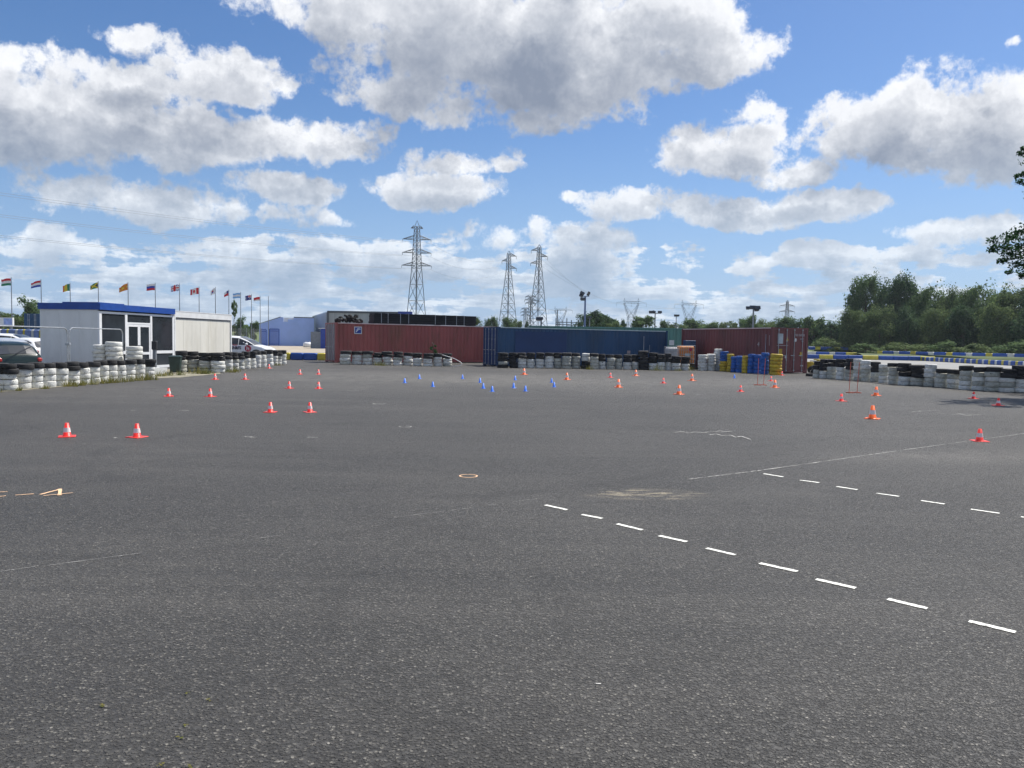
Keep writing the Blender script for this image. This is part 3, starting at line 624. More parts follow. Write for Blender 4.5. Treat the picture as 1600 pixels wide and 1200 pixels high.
# long side of the brown container: local y = 2.58 is the face turned to the lot
mb = MB(); mb.box(.55, .59, 2.587, 2.595, .95, 2.25, M['strap']); mb.box(.25, .28, 2.587, 2.595, 1.6, 2.2, M['print_faded']); mb.obj('pale_stripe', c4)
text('4', .36, M['print_faded'], c4, (1.3, 2.592, 1.55), (R(90), 0, R(180)), bold=.01)

# heap of small tyres and strapped boards on the maroon roof
def on1(x, y, z): v = Matrix.Rotation(ang1, 3, 'Z') @ Vector((x, y, 0)); return Vector((A.x + v.x, A.y + v.y, z))
for i in range(36):
    u = random.uniform(-.75, 1.0); lay = i % 4 if abs(u) < .5 else i % 2
    p = on1(1.0 + u * .95, .25 + random.random() * .9, 2.68 + lay * .13)
    o = link('kart_tyre', TY['b'], None, p, label='small black kart tyre heaped on the maroon container roof', cat='tyre', group='kart tyres heaped on the maroon container')
    o.scale = (.15, .15, .13); o.rotation_euler = (random.uniform(-.5, .5) + (1.2 if i % 4 == 0 else 0), random.uniform(-.5, .5), random.uniform(0, 6))
    if i % 4 == 0: o.location.z += .12
t = thing('board_stack', 'long stack of black boards strapped on the maroon container roof', 'boards', on1(2.65, .05, 2.665), ang1)
bl = MB()
for q in (0.1, 2.5, 4.9, 7.4): bl.box(q, q + .1, 0, 1.1, 0, .024, M['rubber_dark'])
bl.obj('bearer', t)
for k in range(5):
    j = random.uniform(-.04, .04); z = .025 + k * .138
    for s in range(2):
        MB().box(.02 + j, 7.72 + j, .02 + s*.56, .54 + s*.56, z, z + .130, M['board_black']).obj('board', t)
for x in (.52, 1.0, 1.9, 2.5, 4.5, 5.3, 6.15, 6.75):
    s = MB(); s.box(x, x + .04, -.012, -.002, .03, .72, M['strap']); s.box(x, x + .04, -.012, 1.12, .7205, .73, M['strap']); s.obj('strap', t)
# dark beams lying on the navy roof edge, small tarpaulin bits
# ------------------------------------------------------------------ barrels, tanks
def ibc(px0, px1, yt, D, m, label):
    a = P(px0, D); b = P(px1, D); wd = (b - a).length; zt = at((px0 + px1)/2, yt, D).z
    t = thing('bulk_tank', label, 'tank', a, 0, 'bulk tanks between the containers')
    pb = MB()
    for z in (0, .22): pb.box(0, wd, 0, 1.0, z + .1, z + .14, M['bark']); [pb.box(x, x + .12, 0, 1.0, z, z + .099, M['bark']) for x in (0, wd/2 - .06, wd - .12)]
    pb.obj('pallet', t)
    MB().box(.03, wd - .03, .03, .97, .37, zt - .03, m, bev=.07).obj('tank', t)
    MB().lathe([(0, .03), (.11, .03), (.11, 0)], M['rubber_dark'], 12, (wd/2, .5, zt - .03)).obj('cap', t)
    cg = MB(); n = 7
    for k in range(n + 1): x = wd * k / n; cg.tube((x, 0, .37), (x, 0, zt), .012, M['steel'], 5); cg.tube((x, 1, .37), (x, 1, zt), .012, M['steel'], 5)
    for k in range(5):
        z = .38 + (zt - .38) * k / 4
        cg.tube((0, 0, z), (wd, 0, z), .012, M['steel'], 5); cg.tube((0, 1, z), (wd, 1, z), .012, M['steel'], 5); cg.tube((0, 0, z), (0, 1, z), .012, M['steel'], 5); cg.tube((wd, 0, z), (wd, 1, z), .012, M['steel'], 5)
    cg.obj('cage', t)
    return t, wd, zt
t1, wd, zt = ibc(1061.5, 1086.5, 540, 49.0, M['ibc_orange'], 'orange liquid tank in a steel cage beside the brown container')
MB().box(wd*.36, wd*.66, -.022, -.014, zt - .66, zt - .50, M['sign_pale']).obj('notice', t1)
mb = MB(); mb.poly([(wd*.5 + .09, -.02, zt - .25), (wd*.5 + .22, -.02, zt - .12), (wd*.5 + .34, -.02, zt - .25), (wd*.5 + .22, -.02, zt - .38)], M['logo_red']); mb.obj('hazard_diamond', t1)
ibc(1043, 1060.5, 542, 48.6, M['ibc_white'], 'pale white liquid tank in a cage before the green container')
p = P(1084, 49.4); t = thing('steel_cabinet', 'narrow dark blue cabinet standing behind the orange tank', 'cabinet', (p.x, p.y + .9, 0))
MB().box(-.35, .35, 0, .6, 0, 1.85, M['cont_blue_patch'], bev=.02).obj('body', t)
MB().box(-.33, -.005, -.02, -.002, .05, 1.8, M['cont_blue']).obj('door', t); MB().box(.005, .33, -.02, -.002, .05, 1.8, M['cont_blue']).obj('door', t)

# white looped hose by the maroon container
mb = MB(); p0 = G(706, 573)
pts = []
for k in range(15):
    a = k / 14; pts.append((p0.x + .1 + .45*math.sin(a*3.1) + a*.1, p0.y + .15*a, .03 + .42 * (a**1.6)))
mb.path([(p0.x - .05, p0.y, .03)] + pts, .017, M['white']); mb.path([pts[-1], (p0.x + .1, p0.y + .2, .50), (p0.x - .9, p0.y + .6, .78)], .017, M['white'])
tag(mb.obj('hose'), 'thin white hose looped beside the last tyre stack', 'hose')
MB_ = MB()

# green wheelie bin and white tub
p = G(271, 583.4); t = thing('wheelie_bin', 'dark green wheelie bin standing between the tyre rows', 'bin', (p.x, p.y + .2, 0), R(15)); t.scale = (.85, .85, .72)
MB().rings([[(x*s, y*s, z) for x, y in ((-.27,-.3),(.27,-.3),(.27,.3),(-.27,.3))] for s, z in ((.80, .06), (1.0, .92), (1.06, .93), (1.06, .97))], M['bin_green'], True).obj('body', t)
MB().rings([[(x*s, y*s, z) for x, y in ((-.27,-.3),(.27,-.3),(.27,.3),(-.27,.3))] for s, z in ((1.1, .975), (1.1, 1.0), (.7, 1.06))], M['bin_green'], True).obj('lid', t)
MB().tube((-.2, .36, .98), (.2, .36, .98), .02, M['bin_green']).obj('handle', t)
for sx in (-1, 1):
    MB().tube((sx*.24, .26, .1), (sx*.29, .26, .1), .1, M['rubber_dark'], 14).obj('wheel', t)
a = G(241, 585.5); b = G(262, 584.3); t = thing('water_tub', 'low white tub lying beside the green bin', 'tub', (a.x, a.y, 0), math.atan2(b.y - a.y, b.x - a.x))
L = (b - a).length
MB().rings([[(x, y, z) for x, y in ((e, e), (L - e, e), (L - e, .4 - e), (e, .4 - e))] for e, z in ((.04, 0), (0, .27), (.03, .27), (.06, .08))], M['white'], True).obj('tub', t)
MB().box(.12, L - .12, .1, .3, .085, .2, M['interior']).obj('rubble', t)

# ------------------------------------------------------------------ cabins
ca = math.atan2(.99, .15); O = P(156, 34.0)
cab = thing('site_cabin', 'grey-white site cabin with glazed front and royal blue roof edge', 'cabin', O, ca)
LW, WW, HH = 5.57, 2.9, 2.9                     # local x runs back along the glazed front, local y to the left
def wl(mb, *a): mb.box(*a)
MB().box(.05, LW - .05, .05, WW, 0, .14, M['hall_dark']).obj('floor', cab)
MB().box(-.04, .04, 0.06, WW, 0.02, HH - .02, M['cabin_wall']).obj('wall', cab)
MB().box(.041, LW, WW - .06, WW + .01, 0, HH - .02, M['cabin_wall']).obj('wall', cab)
MB().box(LW - .06, LW - .001, .06, WW - .061, 0.02, HH - .02, M['cabin_wall']).obj('wall', cab)
for x in (-.048, LW*.0 + -.048): pass
for k in range(1, 3): MB().box(-.052, -.0405, WW*k/3 - .02, WW*k/3 + .02, .05, HH - .3, M['cabin_wall']).obj('panel_joint', cab)
MB().box(-.05, LW - .05, -.03, WW + .02, HH - .02, HH + .02, M['hall_dark']).obj('roof', cab)
fs = MB(); fs.box(-.10, LW, -.10, -.04, HH - .20, HH + .08, M['fascia']); fs.box(-.10, -.053, -.039, WW + .06, HH - .20, HH + .08, M['fascia']); fs.box(-.05, LW, WW + .021, WW + .06, HH - .2, HH + .08, M['fascia'])
fs.obj('fascia', cab)
MB().box(.6, 2.4, .5, 2.3, HH + .021, HH + .16, M['fascia']).obj('roof_box', cab)
MB().box(3.0, 4.6, .5, 2.2, HH + .021, HH + .12, M['fascia']).obj('roof_box', cab)
TOP = HH - .30
fr = MB()
for x0, x1 in ((-.06, .10), (1.70, 1.86), (3.60, 3.74), (LW - .14, LW)): fr.box(x0, x1, -.03, .05, .02, TOP + .04, M['upvc'])
for x0, x1 in ((.101, 1.699), (3.741, LW - .141)):
    fr.box(x0, x1, -.028, .04, TOP - .06, TOP + .04, M['upvc']); fr.box(x0, x1, -.028, .04, .72, .86, M['upvc']); fr.box(x0, x1, -.028, .04, .02, .14, M['upvc'])
fr.box(1.861, 3.599, -.028, .04, TOP - .04, TOP + .04, M['upvc']); fr.box(1.861, 3.599, -.028, .04, 2.12, 2.20, M['upvc'])
fr.obj('window_frame', cab)
for x0, x1 in ((.101, 1.699), (3.741, LW - .141)):
    w1 = MB().box(x0, x1, 0, .012, .861, TOP - .061, M['glass']).obj('window_pane', cab)
    MB().box(x0, x1, 0, .012, .141, .719, M['glass']).obj('window_pane', cab)
MB().box(1.861, 3.599, 0, .012, 2.201, TOP - .041, M['glass']).obj('window_pane', cab)
for x0, x1 in ((1.87, 2.725), (2.735, 3.59)):
    d = MB(); d.box(x0, x0 + .09, -.02, .03, .05, 2.115, M['upvc']); d.box(x1 - .09, x1, -.02, .03, .05, 2.115, M['upvc'])
    d.box(x0 + .091, x1 - .091, -.02, .03, 2.0, 2.115, M['upvc']); d.box(x0 + .091, x1 - .091, -.02, .03, .05, .2, M['upvc']); d.box(x0 + .091, x1 - .091, -.02, .03, .68, .80, M['upvc'])
    do = d.obj('door', cab)
    MB().box(x0 + .091, x1 - .091, 0, .012, .801, 1.999, M['glass']).obj('door_pane', do); MB().box(x0 + .091, x1 - .091, 0, .012, .201, .679, M['glass']).obj('door_pane', do)
    MB().box(x1 - .06 if x0 < 2 else x0 + .03, x1 - .03 if x0 < 2 else x0 + .06, -.06, -.021, 1.0, 1.15, M['steel']).obj('handle', do)
# cream cabin continuing the line
cd = Vector((math.cos(ca), math.sin(ca), 0)); O2 = O + cd * (LW + .06)
cr = thing('storage_cabin', 'cream box cabin streaked with dirt, beside the glazed cabin', 'cabin', O2, ca)
L3 = 5.75; H3 = 2.86
MB().box(.06, L3 - .06, .03, 2.9, .05, H3 - .10, M['cream_wall']).obj('wall', cr)
for k in range(1, 7): x = .06 + (L3 - .12) * k / 7; MB().box(x - .006, x + .006, .025, .0295, .12, H3 - .45, M['cream_wall']).obj('panel_joint', cr)
fr = MB()
for x in (0, L3 - .10): fr.box(x, x + .10, -.02, .12, 0, H3, M['white'])
fr.box(.101, L3 - .101, -.02, .10, H3 - .30, H3, M['white']); fr.box(.101, L3 - .101, -.015, .10, 0, .12, M['white']); fr.box(.101, L3-.101, .0, .029, H3 - .36, H3 - .301, M['hall_dark'])
fr.obj('frame', cr); MB().box(-.02, L3 + .02, -.03, 2.95, H3 + .001, H3 + .04, M['white']).obj('roof', cr)
# grey post by the cabin doors
p = P(241.5, 35.5); t = thing('machine_post', 'grey post with a black box before the glazed front', 'post', p)
MB().box(-.07, .07, -.07, .07, 0, .95, M['pole'], bev=.01).obj('post', t); MB().box(-.11, .11, -.10, .10, .951, 1.35, M['rubber_dark'], bev=.02).obj('box', t)

# ------------------------------------------------------------------ far buildings
def H_at(px, py, D): return at(px, py, D).z
BD = 150.0
a = P(405, BD); b = P(488, BD); z1 = H_at(405, 506.5, BD); z2 = H_at(437, 495.3, BD); xm = P(437, BD).x
t = thing('warehouse', 'periwinkle blue building with a sloping left roof edge', 'building', (a.x, BD, 0), R(16))
Wd = b.x - a.x; xk = xm - a.x
def prism(pts, y0, y1, m):
    mb = MB(); n = len(pts); mb.rings([[(x, y0, z) for x, z in pts], [(x, y1, z) for x, z in pts]], m, True); return mb
n0, n1 = P(441, BD).x - a.x, P(457, BD).x - a.x
zl = H_at(441, 503, BD)
prism([(0, 0), (Wd, 0), (Wd, z2), (n1, z2), (n1, z2 - .45), (n0 + .9, z2 - .45), (n0 + .9, z2 - .9), (n0, z2 - .9), (n0, z2), (xk, z2), (0, z1)][::-1], 0, 22, M['periwinkle']).obj('wall', t)
MB().box(n0 + .02, n1 - .02, .3, .8, z2 - .88, z2 - .05, M['white']).obj('roof_light', t)
cp = MB(); cp.hexa([(-.1,-.12,z1),(-.1,-.12,z1+.12),(xk,-.12,z2+.12),(xk,-.12,z2),(-.1,-.005,z1),(-.1,-.005,z1+.12),(xk,-.005,z2+.12),(xk,-.005,z2)], M['hall_dark']); cp.box(n1, Wd, -.12, -.005, z2 - .02, z2 + .12, M['hall_dark']); cp.obj('coping', t)
ga, gb = P(421, BD - 2), P(436, BD - 2)
gt_ = thing('barred_gate', 'blue barred gate before the periwinkle building', 'gate', (ga.x, BD - 2, 0))
gm = MB(); ww = gb.x - ga.x; gh = H_at(430, 514, BD - 2)
for x in (0, ww): gm.box(x - .08, x + .08, -.05, .05, 0, gh, M['fascia'])
for z in (.3, gh - .45, gh - .1): gm.box(.081, ww - .081, -.03, .03, z, z + .1, M['fascia'])
gm.obj('frame', gt_)
for k in range(1, 10): x = ww * k / 10; MB().box(x - .04, x + .04, -.045, -.031, .1, gh + .15, M['sign_blue']).obj('bar', gt_)
ga = P(407, BD - 3); gt2 = dup(gt_, (ga.x, BD - 3, 0), 0, 'narrow blue barred gate at the left corner of the periwinkle building', None, (.62, 1, .95))
# grey hall
HD = 150.0
q0, q1, q2 = P(512.5, HD), P(642, HD), P(488, 184)
hz_ = H_at(512, 486.5, HD)
t = thing('industrial_hall', 'grey clad industrial hall with a blue panel at its right end', 'building', (0, 0, 0))
mb = MB(); back = Vector((q2.x - q0.x, q2.y - q0.y, 0))
mb.hexa([q0, q1, q1 + back, q2, q0 + Vector((0,0,hz_)), q1 + Vector((0,0,hz_)), q1 + back + Vector((0,0,hz_)), q2 + Vector((0,0,hz_))], M['hall_wall']); mb.obj('wall', t)
rb = MB(); k = 0; x = q0.x + .4
while x < q1.x: rb.box(x, x + .25, HD - .06, HD - .002, .2, hz_ - .3, M['hall_wall']); x += .8
rb.obj('cladding_ribs', t)
rb = MB()
for k in range(1, 34):
    s = q0 + back * (k / 34); e = back.normalized() * .14; nrm = Vector((-back.y, back.x, 0)).normalized() * .05
    if nrm.x > 0: nrm = -nrm
    rb.hexa([s - e, s + e, s + e + nrm, s - e + nrm] + [q + Vector((0, 0, hz_ - .3)) for q in (s - e, s + e, s + e + nrm, s - e + nrm)], M['hall_wall'])
rb.obj('cladding_ribs', t)
mb = MB(); mb.box(q0.x - .15, q1.x + .1, HD - .2, HD - .062, hz_ - .25, hz_ + .12, M['hall_dark']); mb.obj('eaves_trim', t)
mb = MB(); mb.box(q0.x - .22, q0.x + .12, HD - .24, HD + .1, 0, hz_ - .26, M['hall_dark']); mb.obj('corner_trim', t)
mb = MB(); x0 = P(622, HD).x; mb.box(x0, q1.x + .3, HD - .36, HD - .21, hz_ - .55, hz_ + .2, M['sign_blue']); mb.obj('blue_panel', t)
p = P(505, 120); t = thing('grey_shed', 'small blue-grey shed with a pale ladder rail beside the hall', 'shed', (p.x, 120, 0))
MB().box(-.4, 1.6, 0, 2.4, 0, 3.1, M['sign_blue']).obj('wall', t); MB().box(-.7, 1.8, -.2, 2.6, 3.101, 3.2, M['white']).obj('roof', t)
MB().box(-2.0, -.41, .2, 2.4, 0, 2.6, M['pole']).obj('annex', t)
# blue container and white sign box far left
p = P(42.5, 92)
zt = H_at(52, 490, 92); zb = H_at(52, 507, 92)
container('shipping_container', 'dark blue container in the far background left of the cabin', (p.x + 1.52, 92, 0), R(100), 6.06, zt, M['cont_blue'], W=1.7, group='shipping containers far left')
a = P(-40, 80); b = P(20, 80); t = thing('advert_trailer', 'white and pale blue sign board behind the cars', 'sign', (a.x, 80, 0))
zt, zb = H_at(0, 496, 80), H_at(0, 509, 80)
MB().box(0, b.x - a.x, 0, .25, zb, zt, M['white']).obj('board', t)
MB().box((b.x - a.x)*.77, (b.x - a.x)*.985, -.012, -.002, zb + .12, zt - .08, mat('pale_blue_print', (.30, .40, .72), .5)).obj('print', t)
for x in (.3, b.x - a.x - .3): MB().box(x - .06, x + .06, .05, .2, 0, zb - .001, M['pole']).obj('leg', t)

# ------------------------------------------------------------------ blocks of the kart track
def block(c, rz, L, H, m, label, group):
    o = MB().box(-L/2, L/2, -.2, .2, 0, H, m, bev=.05).obj('barrier_block'); o.location = c; o.rotation_euler = (0, 0, rz); tag(o, label, 'barrier', group); return o
for i, (x0, x1, mk) in enumerate(((446, 454, 'y'), (454.5, 474, 'b'), (474.5, 496, 'b'), (496.5, 510, 'y'), (362, 371, 'y'))):
    D = 56 if i < 4 else 52; a, b = P(x0, D), P(x1, D); c = (a + b) / 2
    block((c.x, c.y, 0), 0, (b - a).length * .98, .52, M['block_yellow' if mk == 'y' else 'block_blue'],
          ['short yellow block at the end of the left tyre row', 'left blue block across the exit lane', 'right blue block across the exit lane', 'yellow block beside the maroon container doors', 'yellow block peeping over the tyres beside the lettered car'][i], 'barrier blocks across the exit lane')
def line_of_blocks(name_row, pa, pb, widths, H, group, z=0.0):
    a, b = Vector(pa), Vector(pb); d = (b - a); L = d.length; d.normalize(); rz = math.atan2(d.y, d.x); s = 0; i = 0; n = {'y': 0, 'b': 0, 'w': 0, 'p': 0}
    meshes = {}
    while s < L:
        ch, wl_ = widths[i % len(widths)]; key = (ch, wl_)
        if key not in meshes: meshes[key] = MB().box(-wl_/2, wl_/2, -.2, .2, 0, H, M[{'y': 'block_yellow', 'b': 'block_blue', 'w': 'block_white', 'p': 'block_pale'}[ch]], bev=.05).mesh('barrier_block')
        c = a + d * (s + wl_/2); cn = {'y': 'yellow', 'b': 'blue', 'w': 'white', 'p': 'pale blue'}[ch]; n[ch] += 1
        o = link('barrier_block', meshes[key], None, (c.x, c.y, z), label=f"{cn} block, {ORD[n[ch]-1] if n[ch] <= 30 else 'far'} {cn} from left in the {name_row}", cat='barrier', group=group)
        o.rotation_euler = (0, 0, rz + random.uniform(-.03, .03)); s += wl_ * 1.02; i += 1
line_of_blocks('nearest long block line', P(1262, 99), P(1440, 97), [('b', 1.4), ('y', 1.7), ('b', 1.75), ('b', 1.75), ('y', 1.85), ('b', 1.75), ('b', 1.75)], .55, 'long blue and yellow blocks of the track')
line_of_blocks('near chequered block line', P(1443, 97), P(1680, 66), [('b', .85), ('y', .45), ('b', .85), ('w', .45)], .48, 'chequered blocks along the kart track')
line_of_blocks('far chequered block line', P(1372, 124), P(1680, 98), [('y', .95), ('b', 2.0), ('w', .9), ('b', 1.9)], .45, 'far chequered blocks below the trees', z=.58)
line_of_blocks('block line on the far bank', P(1263, 150), P(1322, 150), [('b', 1.3), ('y', 1.0), ('b', 2.6), ('y', 1.2), ('b', 1.5)], .6, 'blocks on the far bank', z=.95)
line_of_blocks('middle block line', P(1262, 128), P(1330, 126), [('w', 1.3), ('b', 2.0), ('w', .9), ('b', 1.6), ('y', 1.6)], .7, 'middle blocks of the track', z=.0)
line_of_blocks('striped line left of the cabin', P(-10, 62), P(66, 62), [('p', .5), ('w', .2), ('p', .42), ('y', .16)], 1.62, 'striped blocks behind the parked cars', z=.3)
for i, (px, py) in enumerate(((1265, 577), (1270, 575), (1276, 573))):
    stack(px - 5, px + 5, py, py - 12, 'yyy' if i != 1 else 'yyw', ['small stack at the corner of the brown container', 'small stack between two yellow ones', 'small stack behind the tipped tyres'][i], 'small yellow tyre stacks by the brown container', rmax=.4)

# ------------------------------------------------------------------ cones
def cone(kind, h):
    prof_r = h * .17; top_r = h * {'r': .125, 'o': .11, 'b': .11}[kind]
    mk = {'r': M['cone_red'], 'o': M['cone_orange'], 'b': M['cone_blue']}[kind]
    base = MB(); e = h * {'r': .56, 'o': .50, 'b': .44}[kind]; base.box(-e, e, -e, e, 0, h * .05, mk, bev=h*.02)
    r1 = {'r': h*.29, 'o': h*.29, 'b': h*.27}[kind]
    def rad(z): return r1 + (top_r - r1) * (z / h)
    body = MB(); body.lathe([(r1 * 1.18, h*.05), (rad(h*.09), h*.09), (rad(h), h), (top_r * .6, h), (top_r*.6, h*.9)], mk, 18) if kind != 'b' else body.lathe([(r1*1.15, h*.05), (rad(h*.09), h*.09), (rad(h), h), (top_r*.6, h)], mk, 18)
    band = None
    if kind != 'b':
        band = MB(); band.lathe([(rad(h*.34) + .0025, h*.338), (rad(h*.66) + .0025, h*.662)], M['cone_band'], 18)
    return base, body, band
protos = {}
def put_cone(px, py, kind, label):
    h = {'r': .215, 'o': .30, 'b': .18}[kind]; g0 = G(px, py); g0.y += h * .3; g0.z = 0
    grp = {'r': 'small red cones set out on the lot', 'o': 'orange cones set out on the lot', 'b': 'small blue cones set out on the lot'}[kind]
    if kind not in protos:
        t = thing('traffic_cone', label, 'cone', g0, random.uniform(-.5, .5), grp)
        ba, bo, bd = cone(kind, h); ba.obj('base', t); bo.obj('cone_body', t, smooth=True)
        if bd: bd.obj('reflective_band', t, smooth=True)
        protos[kind] = t
    else: dup(protos[kind], g0, random.uniform(-.6, .6), label, grp)
reds = [(101,683,'nearest red cone on the left, beyond the chalk four'),(211,684,'near left red cone, second from the left edge'),(262,619.5,'small red cone left of a pair before the left tyre wall'),(327,620,'small red cone right of a pair before the left tyre wall'),
 (335,593,'small distant red cone before the cream cabin tyres, left one'),(382,593,'small distant red cone before the cream cabin tyres, right one'),(420,575.5,'red cone touching the end of the tyre row'),
 (468,585,'tiny red cone before the exit blocks, left one'),(497,585,'tiny red cone before the exit blocks, right one'),(451,607,'red cone left of the middle-left pair'),(497,607.5,'red cone right of the middle-left pair'),
 (421,644.5,'red cone left of the nearer pair left of centre'),(483,644.5,'red cone right of the nearer pair left of centre'),(954,590,'tiny red and white cone before the navy container'),(1037,599,'small red and white cone between orange cones'),
 (1158,612,'red cone left of the left red gate'),(1205.5,595.5,'tiny red cone right of the left red gate'),(1316,627,'small red cone left before the right red gate'),(1523,623,'small red cone in the tree shadow'),
 (1562,634,'small red cone at the edge of the tree shadow'),(1534,690,'nearest red cone on the right, on the scored line'),(1222.5,586.5,'red and white cone against the brown container doors')]
for x, y, l in reds: put_cone(x, y, 'r', l)
for x, y, l in ((819,585.5,'orange cone leftmost, before the navy container tyres'),(886,593.5,'second orange cone from the left'),(994,587.5,'farther orange cone before the black tyre stack'),(967,605.5,'third orange cone from left, right of blue cones'),
 (1082,595,'orange cone before the orange tank'),(1062,616.5,'large orange cone right of the blue cones group'),(1212,606,'orange cone right of the left red gate'),(1371,618.5,'orange cone right of the right red gate'),(1366,655,'nearest and largest orange cone, on the right')):
    put_cone(x, y, 'o', l)
for i, (x, y, l) in enumerate(((632,598.5,'leftmost blue cone of all'),(655,592,'far blue cone, second from the left'),(676,604.5,'near blue cone, third from the left'),(722.5,592,'far blue cone alone before the hose'),(750,598,'far blue cone of the middle trio'),
 (755,607,'middle blue cone of the middle trio'),(769,612,'nearest blue cone of the middle trio'),(805,594,'far blue cone of the right trio'),(802.5,606.5,'middle blue cone of the right trio'),(821,611.5,'nearest blue cone of the right trio'),
 (862,598,'far blue cone left of an orange cone'),(866,605,'near blue cone left of an orange cone'),(1148,591,'single blue cone before the blue tyre columns'))): put_cone(x, y, 'b', l)

# red rod gates
def gate(bx0, bx1, by, p0, p1, hgt, label):
    g0 = G(p0, by); g1 = G(p1, by); g0.z = 0; d = Vector((g1.x - g0.x, g1.y - g0.y, 0)); L = d.length; sc_ = g0.y / F
    t = thing('rod_gate', label, 'gate', g0, math.atan2(d.y, d.x), 'red rod gates on the lot')
    for x, tl in ((0, .02), (L, .05)): MB().tube((x, 0, .03), (x + tl, 0, hgt), .0105, M['red_steel'], 6).obj('rod', t)
    MB().box(-(p0 - bx0)*sc_, L + (bx1 - p1)*sc_, -.02, .02, 0, .03, M['red_steel']).obj('base_bar', t)
    for x in (0, L): MB().box(x - .015, x + .015, -.22, -.021, 0, .022, M['red_steel']).obj('foot', t)
gate(1177, 1197, 601.8, 1183.5, 1193, 1.08, 'thin red gate of two rods before the blue tyre columns')
gate(1321, 1343, 613.8, 1326.7, 1339, 1.07, 'thin red gate of two rods before the right tyre wall')

# ------------------------------------------------------------------ fence panels on the left
def hpanel(a, b, H, label):
    a = Vector(a); b = Vector(b); d = b - a; L = d.length; t = thing('wire_fence', label, 'fence', a, math.atan2(d.y, d.x), 'temporary fence panels behind the left tyre wall')
    mb = MB(); r = .2; pts = [(0, 0, .1), (0, 0, H - r)] + [(r - r*math.cos(q), 0, H - r + r*math.sin(q)) for q in (R(30), R(60), R(90))]
    pts += [(L - r + r*math.sin(q), 0, H - r + r*math.cos(q)) for q in (0, R(30), R(60))] + [(L, 0, H - r), (L, 0, .1)]
    mb.path(pts, .021, M['steel'], 7); mb.tube((0, 0, .2), (L, 0, .2), .016, M['steel']); mb.obj('tube_frame', t)
    return t
pa, pb, pc = P(-60, 22.4), P(105, 27.5), P(191.5, 31.3)
hpanel(pa, pb, H_at(60, 511, 26), 'galvanised fence panel before the parked cars')
pb2 = pb + (pc - pb).normalized() * .12
hpanel(pb2, pc, H_at(150, 513.5, 29.5), 'galvanised fence panel before the grey-white cabin')
k = thing('fence_clamp', 'steel clamp joining the two fence panels', 'clamp', (pb.x + .04, pb.y - .04, 1.2)); MB().box(-.09, .09, -.04, .04, 0, .09, M['steel'], bev=.01).obj('clamp', k)

